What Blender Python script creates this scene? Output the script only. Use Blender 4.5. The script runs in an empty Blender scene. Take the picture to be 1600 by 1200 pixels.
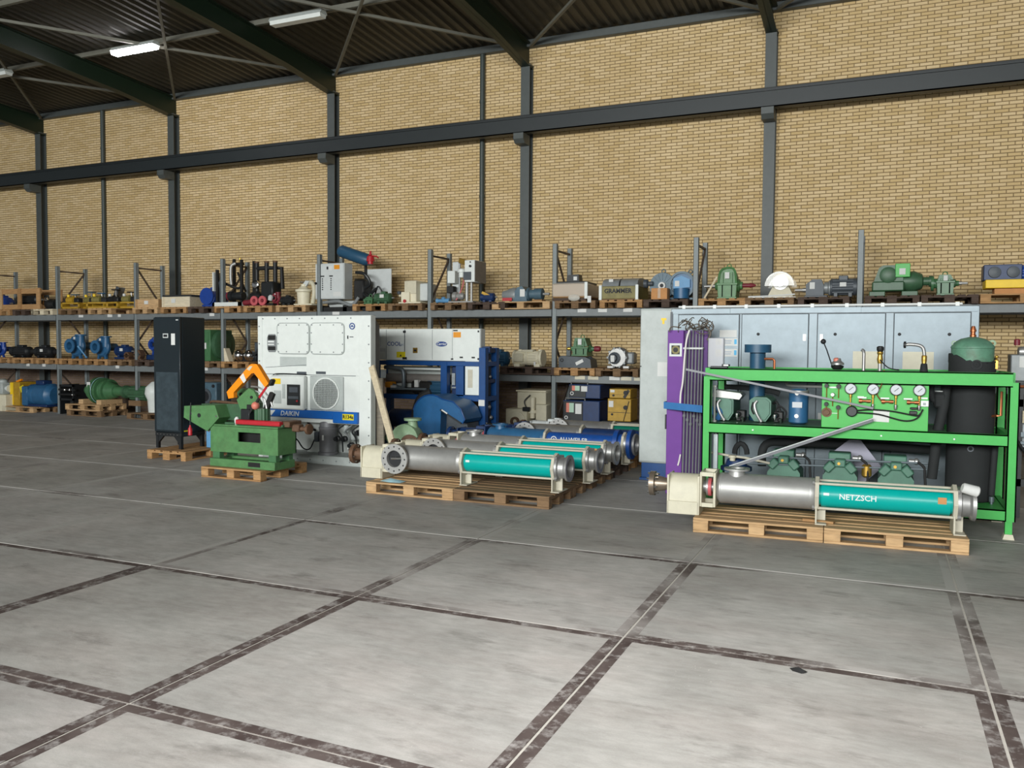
import bpy, bmesh, math, random
import numpy as np
from mathutils import Vector, Matrix
random.seed(7)
scene = bpy.context.scene
COL = scene.collection
PI = math.pi

# ------------------------------------------------------------------ camera
CAM_F, YAW, PITCH, ROLL = 1310.5, -0.41487, 0.045906, 0.007046
cam = bpy.data.cameras.new('camera')
cam.sensor_width = 36.0
cam.lens = CAM_F / 1600.0 * 36.0
cam.clip_end = 200
cam_o = bpy.data.objects.new('camera', cam)
COL.objects.link(cam_o)
_f = Vector((math.sin(YAW) * math.cos(PITCH), math.cos(YAW) * math.cos(PITCH), -math.sin(PITCH)))
_r = Vector((math.cos(YAW), -math.sin(YAW), 0))
_u = _r.cross(_f)
_r2 = math.cos(ROLL) * _r + math.sin(ROLL) * _u
_u2 = -math.sin(ROLL) * _r + math.cos(ROLL) * _u
cam_o.matrix_world = Matrix(((_r2.x, _u2.x, -_f.x, 3.4363), (_r2.y, _u2.y, -_f.y, -3.0287), (_r2.z, _u2.z, -_f.z, 1.8198), (0, 0, 0, 1)))
scene.camera = cam_o

# ------------------------------------------------------------------ world, daylight, exposure
world = bpy.data.worlds.new('world')
scene.world = world
world.use_nodes = True
_bg = world.node_tree.nodes['Background']
_bg.inputs['Color'].default_value = (0.93, 0.97, 1.0, 1)
_bg.inputs['Strength'].default_value = 0.14


def area_light(name, loc, target, sx, sy, energy, color):
    l = bpy.data.lights.new(name, 'AREA')
    l.shape = 'RECTANGLE'
    l.size, l.size_y = sx, sy
    l.energy = energy
    l.color = color
    o = bpy.data.objects.new(name, l)
    COL.objects.link(o)
    o.location = loc
    o.rotation_euler = (Vector(target) - Vector(loc)).to_track_quat('-Z', 'Y').to_euler()
    return o


# daylight through the high window band at the far front end of the hall
area_light('window_daylight', (0.0, -18.0, 5.8), (-3.0, 8.0, 1.6), 20.0, 3.6, 6000, (0.97, 1.0, 0.985))
# added unseen fill light overhead, narrow spread, to brighten the foreground floor
area_light('floor_fill_light', (2.5, 0.0, 8.6), (2.5, 0.0, 0), 3.0, 2.0, 85, (1.0, 0.985, 0.985)).data.spread = math.radians(58)

scene.view_settings.view_transform = 'Standard'
scene.view_settings.look = 'None'
scene.view_settings.gamma = 1
scene.view_settings.use_curve_mapping = False
scene.view_settings.exposure = 0.35


# ------------------------------------------------------------------ materials
def lin(h):
    h = h.lstrip('#')
    out = []
    for i in (0, 2, 4):
        c = int(h[i:i + 2], 16) / 255
        out.append(c / 12.92 if c <= 0.04045 else ((c + 0.055) / 1.055) ** 2.4)
    return out


MATS = {}


def newmat(name):
    m = bpy.data.materials.new(name)
    m.use_nodes = True
    nt = m.node_tree
    b = nt.nodes['Principled BSDF']
    MATS[name] = m
    return m, nt, b


def N(nt, t, **kw):
    n = nt.nodes.new(t)
    for k, v in kw.items():
        setattr(n, k, v)
    return n


def mixc(nt, fac, a, b, blend='MIX'):
    n = N(nt, 'ShaderNodeMix', data_type='RGBA', blend_type=blend)
    for s, v in ((0, fac), (6, a), (7, b)):
        if hasattr(v, 'is_linked'):
            nt.links.new(v, n.inputs[s])
        elif isinstance(v, (int, float)):
            n.inputs[s].default_value = v
        else:
            n.inputs[s].default_value = (*v[:3], 1)
    return n.outputs[2]


def noise(nt, scale, detail=3, rough=0.6, vec=None, dim='3D'):
    n = N(nt, 'ShaderNodeTexNoise')
    n.inputs['Scale'].default_value = scale
    n.inputs['Detail'].default_value = detail
    n.inputs['Roughness'].default_value = rough
    if vec is not None:
        nt.links.new(vec, n.inputs['Vector'])
    return n.outputs['Fac']


def ramp(nt, val, lo, hi):
    n = N(nt, 'ShaderNodeMapRange')
    n.inputs[1].default_value = lo
    n.inputs[2].default_value = hi
    nt.links.new(val, n.inputs[0])
    return n.outputs[0]


def paint(name, hexc, rough=0.45, metal=0.0, var=0.18, scale=9.0, dirt=0.0, spec=0.5):
    m, nt, b = newmat(name)
    c = lin(hexc)
    tc = N(nt, 'ShaderNodeTexCoord')
    f = ramp(nt, noise(nt, scale, 4, 0.65, tc.outputs['Object']), 0.3, 0.7)
    col = mixc(nt, f, [x * (1 - var) for x in c], [min(1, x * (1 + var * 0.5)) for x in c])
    if dirt:
        d = ramp(nt, noise(nt, scale * 0.55, 5, 0.7, tc.outputs['Object']), 0.52, 0.72)
        k = N(nt, 'ShaderNodeMath', operation='MULTIPLY')
        nt.links.new(d, k.inputs[0])
        k.inputs[1].default_value = dirt
        col = mixc(nt, k.outputs[0], col, lin('#4a3a2a'))
    nt.links.new(col, b.inputs['Base Color'])
    b.inputs['Roughness'].default_value = rough
    b.inputs['Metallic'].default_value = metal
    b.inputs['Specular IOR Level'].default_value = spec
    return m


def wood(name, hexc, var=0.3):
    m, nt, b = newmat(name)
    c = lin(hexc)
    tc = N(nt, 'ShaderNodeTexCoord')
    oi = N(nt, 'ShaderNodeObjectInfo')
    mp = N(nt, 'ShaderNodeMapping')
    mp.inputs['Scale'].default_value = (2.0, 14.0, 14.0)
    nt.links.new(tc.outputs['Object'], mp.inputs['Vector'])
    f = ramp(nt, noise(nt, 3.0, 4, 0.6, mp.outputs['Vector']), 0.3, 0.7)
    a = mixc(nt, f, [x * (1 - var) for x in c], [min(1, x * 1.12) for x in c])
    col = mixc(nt, oi.outputs['Random'], a, mixc(nt, 1.0, a, (0.72, 0.68, 0.62), 'MULTIPLY'))
    nt.links.new(col, b.inputs['Base Color'])
    b.inputs['Roughness'].default_value = 0.8
    return m


for nm, hx, ro, me, va, di in [
    ('rack_grey', '#7c8384', .5, .0, .08, .05), ('brace_brown', '#55483f', .6, 0, .2, .1), ('rack_beam', '#74797a', .5, 0, .1, .1),
    ('column_paint', '#4c5150', .5, 0, .1, .05), ('rafter_green', '#0e2115', .45, 0, .15, 0),
    ('roof_sheet', '#2f2d25', .55, .0, .12, 0), ('purlin', '#6a695f', .6, 0, .1, 0),
    ('rail_dark', '#1b2023', .5, 0, .1, 0), ('beam_blue_grey', '#22282a', .5, 0, .08, 0),
    ('pipe_dark', '#3c4441', .5, 0, .1, 0),
    ('white_paint', '#d9ddd9', .45, 0, .05, .03), ('white_dirty', '#b2b8b5', .5, 0, .08, .12),
    ('cream', '#c8c2ac', .5, 0, .08, .06), ('cream_dark', '#c0baa8', .55, 0, .1, .1),
    ('rack_cream', '#e0d8be', .5, 0, .08, .06), ('rack_cream_dull', '#cdc6ae', .55, 0, .1, .08),
    ('teal', '#05a098', .3, 0, .04, 0), ('teal_dark', '#0b6a58', .35, 0, .08, 0),
    ('stainless', '#a8a7a4', 0.45, 0.5, .10, 0), ('steel_dull', '#a5a4a2', 0.42, 0.65, .15, .06), ('bronze_steel', '#8d7f70', .35, .6, .2, .1),
    ('galvanized', '#727c82', 0.42, 0.45, .10, 0), ('galv_dark', '#9aa0a3', .45, .5, .15, .05),
    ('chrome', '#e8e8e8', .15, 1, .05, 0), ('iron_dark', '#2b2b2b', .5, .4, .25, .1),
    ('rust_brown', '#6a4f3c', .65, .3, .35, .2), ('black_paint', '#1c1f21', .45, 0, .15, .03),
    ('black_matte', '#232527', .8, 0, .12, 0), ('rubber', '#181818', .75, 0, .15, 0),
    ('cabinet_black', '#1d262b', .32, 0, .06, 0), ('cabinet_glass', '#39444a', .12, 0, .25, 0),
    ('orange', '#f08c08', .4, 0, .05, 0), ('yellow', '#f0c81e', .5, 0, .08, 0), ('yellow_ind', '#b28c26', .5, 0, .25, .25),
    ('yellow_sticker', '#d8c818', .5, 0, .03, 0), ('orange_sticker', '#dd8f18', .5, 0, .03, 0),
    ('saw_green', '#52804f', .45, 0, .22, .25), ('green_dark', '#3c5f43', .45, 0, .2, .12),
    ('green_oil', '#44704a', .4, 0, .18, .08), ('green_pale', '#8aa583', .5, 0, .2, .15),
    ('rack_green', '#49af55', .42, 0, .06, .02), ('panel_green', '#3cab44', .45, 0, .05, 0),
    ('bitzer_green', '#4a7562', .5, 0, .15, .05), ('tank_green', '#5d8a72', .55, 0, .25, .55),
    ('blue_frame', '#0c447f', .4, 0, .12, .06), ('blue_guard', '#175788', .4, 0, .15, .06),
    ('blue_band', '#0e5cae', .4, 0, .05, 0), ('blue_dark', '#14305c', .45, 0, .25, .1),
    ('blue_pump', '#184a94', .42, 0, .2, .06), ('blue_steel', '#2d5f87', .42, 0, .15, .05),
    ('blue_grey', '#4b6472', .45, 0, .2, .1), ('blue_royal', '#1c4192', .4, 0, .2, .05), ('blue_light', '#5e93bd', .5, 0, .1, .05),
    ('pipe_blue', '#264f6b', .45, 0, .08, 0), ('strap_blue', '#3a75b0', .7, 0, .08, 0),
    ('purple', '#6c3a8e', .5, 0, .05, 0), ('purple_dark', '#563073', .5, 0, .05, 0),
    ('rod_grey', '#76777b', .5, .2, .1, 0), ('grey_machine', '#8b8f90', .45, .2, .15, .08),
    ('grey_dark', '#4a5056', .5, .1, .18, .06), ('grey_light', '#c8cccb', .45, 0, .06, .03),
    ('grey_unit', '#7a7570', .55, 0, .15, .1), ('compressor_grey', '#77777a', .5, .2, .1, .05),
    ('red', '#b5202c', .45, 0, .15, .08), ('red_dark', '#7a2430', .5, 0, .25, .12), ('red_pink', '#c25a60', .5, 0, .12, 0),
    ('olive', '#7d7440', .55, 0, .3, .15), ('brass', '#c9a24e', .35, .8, .15, 0), ('copper', '#b06a46', .4, .8, .2, 0),
    ('cardboard', '#c08a58', .85, 0, .1, 0), ('brown_wrap', '#a07a4e', .35, 0, .25, .1),
    ('paper', '#d4d4d1', .8, 0, .03, 0), ('lilac_sheet', '#9c99aa', .5, 0, .06, 0),
    ('ink_black', '#15161a', .6, 0, .02, 0), ('ink_navy', '#1c3f86', .5, 0, .02, 0), ('ink_grey', '#8a9bb0', .6, 0, .02, 0),
    ('gauge_face', '#b5b9be', .25, .1, .04, 0), ('ink_white', '#dcdedc', .5, 0, .02, 0),
    ('film_blue', '#a9d2dc', .3, 0, .12, 0), ('sticker_blue', '#3fa7d6', .5, 0, .02, 0), ('sticker_red', '#cf7a68', .5, 0, .02, 0),
    ('sticker_green', '#a7c4ae', .5, 0, .02, 0), ('rope_white', '#e6e0dc', .7, 0, .05, 0), ('wire_brown', '#5f564c', .6, 0, .25, 0),
    ('joint_fill', '#bbb6ad', .9, 0, .15, 0), ('insulation', '#232526', .85, 0, .1, 0),
]:
    paint(nm, hx, ro, me, va, dirt=di)
for _n in ('purple', 'purple_dark', 'teal', 'rack_green'):
    MATS[_n].node_tree.nodes['Principled BSDF'].inputs['Specular IOR Level'].default_value = 0.25
wood('wood_new', '#cda97d')
wood('wood_mid', '#b98f60')
wood('wood_old', '#866a4c')
wood('wood_dark', '#55443a')
wood('wood_pale', '#e2d6bc', .15)
wood('board_grey', '#8d8578', .25)


def mat_concrete():
    m, nt, b = newmat('concrete')
    geo = N(nt, 'ShaderNodeNewGeometry')
    oi = N(nt, 'ShaderNodeObjectInfo')
    P = geo.outputs['Position']
    base = mixc(nt, ramp(nt, noise(nt, 1.1, 5, 0.62, P), 0.3, 0.7), lin('#a3a19d'), lin('#c6c3bf'))
    base = mixc(nt, oi.outputs['Random'], base, mixc(nt, 1.0, base, (0.9, 0.9, 0.88), 'MULTIPLY'))
    mp = N(nt, 'ShaderNodeMapping')
    mp.inputs['Scale'].default_value = (1.0, 2.6, 1.0)
    mp.inputs['Rotation'].default_value = (0, 0, 0.35)
    nt.links.new(P, mp.inputs['Vector'])
    st = ramp(nt, noise(nt, 1.6, 6, 0.7, mp.outputs['Vector']), 0.55, 0.78)
    k = N(nt, 'ShaderNodeMath', operation='MULTIPLY')
    nt.links.new(st, k.inputs[0])
    k.inputs[1].default_value = 0.9
    base = mixc(nt, k.outputs[0], base, lin('#74716c'))
    sp = ramp(nt, noise(nt, 42, 2, 0.5, P), 0.70, 0.74)
    msk = ramp(nt, noise(nt, 0.9, 3, 0.6, P), 0.5, 0.62)
    k2 = N(nt, 'ShaderNodeMath', operation='MULTIPLY')
    nt.links.new(sp, k2.inputs[0])
    nt.links.new(msk, k2.inputs[1])
    base = mixc(nt, k2.outputs[0], base, lin('#cfccc6'))
    tn = N(nt, 'ShaderNodeMath', operation='MULTIPLY')
    nt.links.new(ramp(nt, noise(nt, 0.7, 4, 0.65, mp.outputs['Vector']), 0.42, 0.62), tn.inputs[0])
    tn.inputs[1].default_value = 0.5
    base = mixc(nt, tn.outputs[0], base, mixc(nt, 1.0, base, (0.86, 0.80, 0.79), 'MULTIPLY'))
    mp2 = N(nt, 'ShaderNodeMapping')
    mp2.inputs['Scale'].default_value = (1.0, 3.2, 1.0)
    mp2.inputs['Rotation'].default_value = (0, 0, -0.25)
    nt.links.new(P, mp2.inputs['Vector'])
    med = ramp(nt, noise(nt, 5.5, 5, 0.7, mp2.outputs['Vector']), 0.35, 0.68)
    base = mixc(nt, med, mixc(nt, 1.0, base, (0.79, 0.79, 0.78), 'MULTIPLY'), base)
    fine = ramp(nt, noise(nt, 90, 3, 0.7, P), 0.3, 0.7)
    base = mixc(nt, fine, mixc(nt, 1.0, base, (0.92, 0.92, 0.92), 'MULTIPLY'), base)
    nt.links.new(base, b.inputs['Base Color'])
    b.inputs['Roughness'].default_value = 0.62
    bp = N(nt, 'ShaderNodeBump')
    bp.inputs['Strength'].default_value = 0.08
    bp.inputs['Distance'].default_value = 0.01
    nt.links.new(fine, bp.inputs['Height'])
    nt.links.new(bp.outputs[0], b.inputs['Normal'])
    for nm, lo, hi, c0 in (('slab_edge_dark', 0.18, 0.36, '#a09c98'), ('slab_edge_mid', 0.38, 0.58, '#aaa6a1'), ('slab_edge_worn', 0.52, 0.74, '#aaa7a2')):
        m2, nt, b = newmat(nm)
        geo = N(nt, 'ShaderNodeNewGeometry')
        P = geo.outputs['Position']
        big = ramp(nt, noise(nt, 0.8, 3, 0.6, P), lo, hi)
        fl = ramp(nt, noise(nt, 11, 4, 0.7, P), 0.28, 0.50)
        k = N(nt, 'ShaderNodeMath', operation='MULTIPLY')
        nt.links.new(big, k.inputs[0])
        nt.links.new(fl, k.inputs[1])
        c = mixc(nt, k.outputs[0], lin(c0), mixc(nt, ramp(nt, noise(nt, 3, 3, .6, P), .35, .65), lin('#3d302d'), lin('#5c514d')))
        nt.links.new(c, b.inputs['Base Color'])
        b.inputs['Roughness'].default_value = 0.7


mat_concrete()


def mat_brick(name, ca, cb):
    m, nt, b = newmat(name)
    geo = N(nt, 'ShaderNodeNewGeometry')
    oi = N(nt, 'ShaderNodeObjectInfo')
    a = N(nt, 'ShaderNodeMath', operation='ADD')
    nt.links.new(geo.outputs['Random Per Island'], a.inputs[0])
    nt.links.new(oi.outputs['Random'], a.inputs[1])
    fr = N(nt, 'ShaderNodeMath', operation='FRACT')
    nt.links.new(a.outputs[0], fr.inputs[0])
    c = mixc(nt, fr.outputs[0], lin(ca), lin(cb))
    big = ramp(nt, noise(nt, 0.5, 4, .6, geo.outputs['Position']), .3, .7)
    c = mixc(nt, big, mixc(nt, 1.0, c, (0.9, 0.88, 0.84), 'MULTIPLY'), c)
    fine = ramp(nt, noise(nt, 60, 3, .7, geo.outputs['Position']), .3, .7)
    c = mixc(nt, fine, mixc(nt, 1.0, c, (0.86, 0.85, 0.83), 'MULTIPLY'), c)
    nt.links.new(c, b.inputs['Base Color'])
    b.inputs['Roughness'].default_value = 0.85


paint('mortar', '#806d4e', .95, 0, .15, 3.0)
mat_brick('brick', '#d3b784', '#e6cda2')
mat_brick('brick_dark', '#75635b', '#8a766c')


def mat_emit(name, col, s):
    m, nt, b = newmat(name)
    b.inputs['Base Color'].default_value = (*col, 1)
    b.inputs['Emission Color'].default_value = (*col, 1)
    b.inputs['Emission Strength'].default_value = s


mat_emit('lamp_on', (1.0, 0.97, 0.98), 22)


def mat_film():
    m, nt, b = newmat('clear_film')
    b.inputs['Base Color'].default_value = (0.9, 0.88, 0.8, 1)
    b.inputs['Roughness'].default_value = 0.12
    b.inputs['Alpha'].default_value = 0.35
    m2, nt2, b2 = newmat('hazy_box')
    b2.inputs['Base Color'].default_value = (0.5, 0.5, 0.54, 1)
    b2.inputs['Roughness'].default_value = 0.3
    b2.inputs['Alpha'].default_value = 0.6


mat_film()


# ------------------------------------------------------------------ mesh builder
def frame_of(d):
    d = Vector(d).normalized()
    a = Vector((0, 0, 1)) if abs(d.z) < 0.9 else Vector((1, 0, 0))
    u = d.cross(a).normalized()
    return u, d.cross(u).normalized(), d


class MB:
    def __init__(s):
        s.v, s.f = [], []

    def add(s, vs, fs):
        n = len(s.v)
        s.v += [tuple(v) for v in vs]
        s.f += [[i + n for i in f] for f in fs]
        return s

    def box(s, x0, x1, y0, y1, z0, z1, c=0.0, M=None):
        X, Y, Z = sorted((x0, x1)), sorted((y0, y1)), sorted((z0, z1))
        if c <= 0:
            v = [Vector((x, y, z)) for x in X for y in Y for z in Z]
            f = [(0, 1, 3, 2), (4, 6, 7, 5), (0, 4, 5, 1), (2, 3, 7, 6), (0, 2, 6, 4), (1, 5, 7, 3)]
        else:
            c = min(c, *(0.49 * (a[1] - a[0]) for a in (X, Y, Z)))
            v, idx = [], {}
            for i in (0, 1):
                for j in (0, 1):
                    for k in (0, 1):
                        for ax in (0, 1, 2):
                            p = [X[i], Y[j], Z[k]]
                            sg = [1 if q == 0 else -1 for q in (i, j, k)]
                            for b in (0, 1, 2):
                                if b != ax:
                                    p[b] += sg[b] * c
                            idx[(i, j, k, ax)] = len(v)
                            v.append(Vector(p))
            f = []
            for ax in (0, 1, 2):
                o = [b for b in (0, 1, 2) if b != ax]
                for sd in (0, 1):
                    q = []
                    for (a, b) in ((0, 0), (0, 1), (1, 1), (1, 0)):
                        t = [0, 0, 0]
                        t[ax], t[o[0]], t[o[1]] = sd, a, b
                        q.append(idx[(*t, ax)])
                    f.append(q)
                for a in (0, 1):
                    for b in (0, 1):
                        t0, t1 = [0, 0, 0], [0, 0, 0]
                        t0[o[0]] = t1[o[0]] = a
                        t0[o[1]] = t1[o[1]] = b
                        t0[ax], t1[ax] = 0, 1
                        f.append([idx[(*t0, o[0])], idx[(*t1, o[0])], idx[(*t1, o[1])], idx[(*t0, o[1])]])
            for i in (0, 1):
                for j in (0, 1):
                    for k in (0, 1):
                        f.append([idx[(i, j, k, 0)], idx[(i, j, k, 1)], idx[(i, j, k, 2)]])
        if M is not None:
            v = [M @ p for p in v]
        return s.add(v, f)

    def bar(s, p0, p1, w, h, c=0.0, roll=0.0):
        """rectangular bar from p0 to p1: w sideways, h upwards"""
        p0, p1 = Vector(p0), Vector(p1)
        d = (p1 - p0)
        L = d.length
        d.normalize()
        up = Vector((0, 0, 1)) if abs(d.z) < 0.95 else Vector((0, 1, 0))
        sx = d.cross(up).normalized()
        u2 = sx.cross(d).normalized()
        R = Matrix((d, sx, u2)).transposed().to_4x4()
        R = Matrix.Translation(p0) @ R @ Matrix.Rotation(roll, 4, 'X')
        return s.box(0, L, -w / 2, w / 2, -h / 2, h / 2, c, R)

    def prism(s, poly, axis, a, b):
        n = len(poly)
        mk = {'x': lambda p, t: (t, p[0], p[1]), 'y': lambda p, t: (p[0], t, p[1]), 'z': lambda p, t: (p[0], p[1], t)}[axis]
        v = [mk(p, a) for p in poly] + [mk(p, b) for p in poly]
        f = [list(range(n)), list(range(n, 2 * n))[::-1]] + [[i, (i + 1) % n, n + (i + 1) % n, n + i] for i in range(n)]
        return s.add(v, f)

    def lathe(s, p0, d, prof, n=20, cap=True):
        u, w, d = frame_of(d)
        p0 = Vector(p0)
        v, f = [], []
        for (t, r) in prof:
            for i in range(n):
                a = 2 * PI * i / n
                v.append(p0 + d * t + (u * math.cos(a) + w * math.sin(a)) * max(r, 1e-4))
        m = len(prof)
        for k in range(m - 1):
            for i in range(n):
                j = (i + 1) % n
                f.append([k * n + i, k * n + j, (k + 1) * n + j, (k + 1) * n + i])
        if cap:
            f.append(list(range(n)))
            f.append(list(range((m - 1) * n, m * n)))
        return s.add(v, f)

    def cyl(s, p0, p1, r0, r1=None, n=16):
        d = Vector(p1) - Vector(p0)
        return s.lathe(p0, d, [(0, r0), (d.length, r0 if r1 is None else r1)], n)

    def ring(s, p0, d, ro, ri, th, n=24):
        return s.lathe(p0, d, [(0, ri), (0, ro), (th, ro), (th, ri), (0, ri)], n, False)

    def tube(s, pts, r, n=8, closed=False):
        pts = [Vector(p) for p in pts]
        m = len(pts)
        v, f = [], []
        ref = None
        for i, p in enumerate(pts):
            a = pts[max(i - 1, 0)] if not closed else pts[i - 1]
            b = pts[min(i + 1, m - 1)] if not closed else pts[(i + 1) % m]
            d = (b - a).normalized()
            if ref is None or abs(ref.dot(d)) > 0.98:
                ref = frame_of(d)[0]
            w = d.cross(ref).normalized()
            ref = w.cross(d).normalized()
            for k in range(n):
                t = 2 * PI * k / n
                v.append(p + (ref * math.cos(t) + w * math.sin(t)) * r)
        for i in range(m if closed else m - 1):
            j = (i + 1) % m
            for k in range(n):
                l = (k + 1) % n
                f.append([i * n + k, i * n + l, j * n + l, j * n + k])
        if not closed:
            f.append(list(range(n)))
            f.append(list(range((m - 1) * n, m * n)))
        return s.add(v, f)

    def ball(s, c, r, n=14, m=8, sc=(1, 1, 1)):
        c = Vector(c)
        prof = [(-r * math.cos(PI * k / m), r * math.sin(PI * k / m)) for k in range(m + 1)]
        t = MB().lathe((0, 0, 0), (0, 0, 1), prof, n, False)
        return s.add([(c.x + x * sc[0], c.y + y * sc[1], c.z + z * sc[2]) for x, y, z in t.v], t.f)

    def gear(s, p0, p1, r, depth, teeth):
        """ribbed cylinder: cooling fins running lengthways"""
        u, w, d = frame_of(Vector(p1) - Vector(p0))
        p0, p1 = Vector(p0), Vector(p1)
        v = []
        n = teeth * 4
        for p in (p0, p1):
            for i in range(n):
                a = 2 * PI * i / n
                rr = r if (i % 4) in (0, 1) else r - depth
                v.append(p + (u * math.cos(a) + w * math.sin(a)) * rr)
        f = [[i, (i + 1) % n, n + (i + 1) % n, n + i] for i in range(n)] + [list(range(n)), list(range(n, 2 * n))]
        return s.add(v, f)


def arc(cx, cz, r, a0, a1, n):
    return [(cx + r * math.cos(math.radians(a0 + (a1 - a0) * i / n)), cz + r * math.sin(math.radians(a0 + (a1 - a0) * i / n))) for i in range(n + 1)]


def smooth(pts, n=5):
    """Catmull-Rom through the points, for hoses and cables"""
    P = [Vector(p) for p in pts]
    P = [P[0]] + P + [P[-1]]
    out = []
    for i in range(1, len(P) - 2):
        a, b, c, d = P[i - 1:i + 3]
        for k in range(n):
            t = k / n
            out.append(0.5 * ((2 * b) + (c - a) * t + (2 * a - 5 * b + 4 * c - d) * t * t + (3 * b - a - 3 * c + d) * t ** 3))
    out.append(P[-2])
    return out


OFF = {}


def mesh_from(mb, name, off=(0, 0, 0), fix=True, ang=38):
    me = bpy.data.meshes.new(name)
    ox, oy, oz = off
    me.from_pydata([(x - ox, y - oy, z - oz) for x, y, z in mb.v], [], mb.f)
    if fix:
        bm = bmesh.new()
        bm.from_mesh(me)
        bmesh.ops.recalc_face_normals(bm, faces=bm.faces)
        bm.to_mesh(me)
        bm.free()
    me.shade_smooth()
    me.set_sharp_from_angle(angle=math.radians(ang))
    return me


def tag(o, label=None, cat=None, group=None, kind=None):
    for k, v in (('label', label), ('category', cat), ('group', group), ('kind', kind)):
        if v:
            o[k] = v
    return o


def thing(name, label, cat, loc=(0, 0, 0), rz=0.0, group=None, local=True):
    o = bpy.data.objects.new(name, None)
    o.empty_display_size = 0.1
    COL.objects.link(o)
    o.location = loc
    o.rotation_euler = (0, 0, rz)
    OFF[o.name] = (0, 0, 0) if local else tuple(loc)
    return tag(o, label, cat, group)


def part(name, mb, m, parent, label=None):
    off = OFF[parent.name]
    me = mesh_from(mb, name, off)
    me.materials.append(MATS[m])
    o = bpy.data.objects.new(name, me)
    COL.objects.link(o)
    o.parent = parent
    OFF[o.name] = off
    if label:
        o['label'] = label
    return o


def solo(name, mb, m, label, cat, loc=(0, 0, 0), group=None, kind=None):
    me = mesh_from(mb, name, loc)
    me.materials.append(MATS[m])
    o = bpy.data.objects.new(name, me)
    COL.objects.link(o)
    o.location = loc
    OFF[o.name] = tuple(loc)
    return tag(o, label, cat, group, kind)


def struct(name, mb, m, fix=True, label=None, cat=None):
    me = mesh_from(mb, name, (0, 0, 0), fix)
    me.materials.append(MATS[m])
    o = bpy.data.objects.new(name, me)
    COL.objects.link(o)
    OFF[o.name] = (0, 0, 0)
    return tag(o, label, cat, None, 'structure')


def copy_tree(o, parent=None):
    c = o.copy()
    COL.objects.link(c)
    c.parent = parent
    OFF[c.name] = OFF.get(o.name, (0, 0, 0))
    for ch in o.children:
        copy_tree(ch, c)
    return c


def lettering(txt, size, loc, parent, m, rot=(PI / 2, 0, 0), bold=0.0, shear=0.0, name='lettering', align='CENTER', sx=1.0):
    cu = bpy.data.curves.new(name, 'FONT')
    cu.body = txt
    cu.size = size
    cu.extrude = 0.0015
    cu.offset = bold
    cu.shear = shear
    cu.align_x = align
    cu.align_y = 'CENTER'
    cu.resolution_u = 2
    to = bpy.data.objects.new('tmp', cu)
    COL.objects.link(to)
    dg = bpy.context.evaluated_depsgraph_get()
    me = bpy.data.meshes.new_from_object(to.evaluated_get(dg))
    bpy.data.objects.remove(to)
    bpy.data.curves.remove(cu)
    me.name = name
    me.materials.clear()
    me.materials.append(MATS[m])
    o = bpy.data.objects.new(name, me)
    COL.objects.link(o)
    o.parent = parent
    off = OFF[parent.name]
    o.location = (loc[0] - off[0], loc[1] - off[1], loc[2] - off[2])
    o.rotation_euler = rot
    o.scale = (sx, 1, 1)
    OFF[o.name] = off
    return o


def B(*a, **k):
    return MB().box(*a, **k)


def CY(*a, **k):
    return MB().cyl(*a, **k)


# ================================================================== THE HALL
WALL_Y = 13.45
COLX = [-23.2, -18.22, -13.29, -8.36, -3.48, 1.43, 6.35]
XL, XR = -27.0, 10.0

# floor: bed of grouting, with 2 m concrete slabs that have steel edges
floor = struct('floor', B(XL - 1, XR + 2, -17.5, 14, -0.15, -0.004), 'joint_fill')
G, EW = 0.008, 0.066
slab_m = mesh_from(B(G + EW, 2 - G - EW, G + EW, 2 - G - EW, -0.04, 0.0), 'concrete_slab')
slab_m.materials.append(MATS['concrete'])
_e = MB()
for (x0, x1, y0, y1) in ((G, 2 - G, G, G + EW), (G, 2 - G, 2 - G - EW, 2 - G), (G, G + EW, G + EW, 2 - G - EW), (2 - G - EW, 2 - G, G + EW, 2 - G - EW)):
    _e.box(x0, x1, y0, y1, -0.04, 0.0004)
EDGE = []
for nm in ('slab_edge_dark', 'slab_edge_mid', 'slab_edge_worn'):
    edge_m = mesh_from(_e, 'steel_edge')
    edge_m.materials.append(MATS[nm])
    EDGE.append(edge_m)
for i in range(-14, 6):
    for j in range(-4, 7):
        o = bpy.data.objects.new('concrete_slab', slab_m)
        COL.objects.link(o)
        o.parent = floor
        o.location = (2 * i, 2 * j, 0)
        e = bpy.data.objects.new('steel_edge', EDGE[0 if j <= 0 and i > -3 else 1 if j == 1 and i > -2 else 2])
        COL.objects.link(e)
        e.parent = o

# back wall: mortar bed and bricks in stretcher bond
wall = struct('wall_back', B(XL, XR, WALL_Y + 0.006, WALL_Y + 0.3, 0, 8.3), 'mortar')
BW, BH, PW, PH = 0.2015, 0.0505, 0.2125, 0.0618


def brick_geo(x, y, z, w):
    c = 0.004
    v = [(x, y, z), (x + w, y, z), (x + w, y, z + BH), (x, y, z + BH)]
    fr = [(x + c, y - 0.007, z + c), (x + w - c, y - 0.007, z + c), (x + w - c, y - 0.007, z + BH - c), (x + c, y - 0.007, z + BH - c)]
    return v + fr, [(4, 5, 6, 7), (0, 1, 5, 4), (1, 2, 6, 5), (2, 3, 7, 6), (3, 0, 4, 7)]


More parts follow.
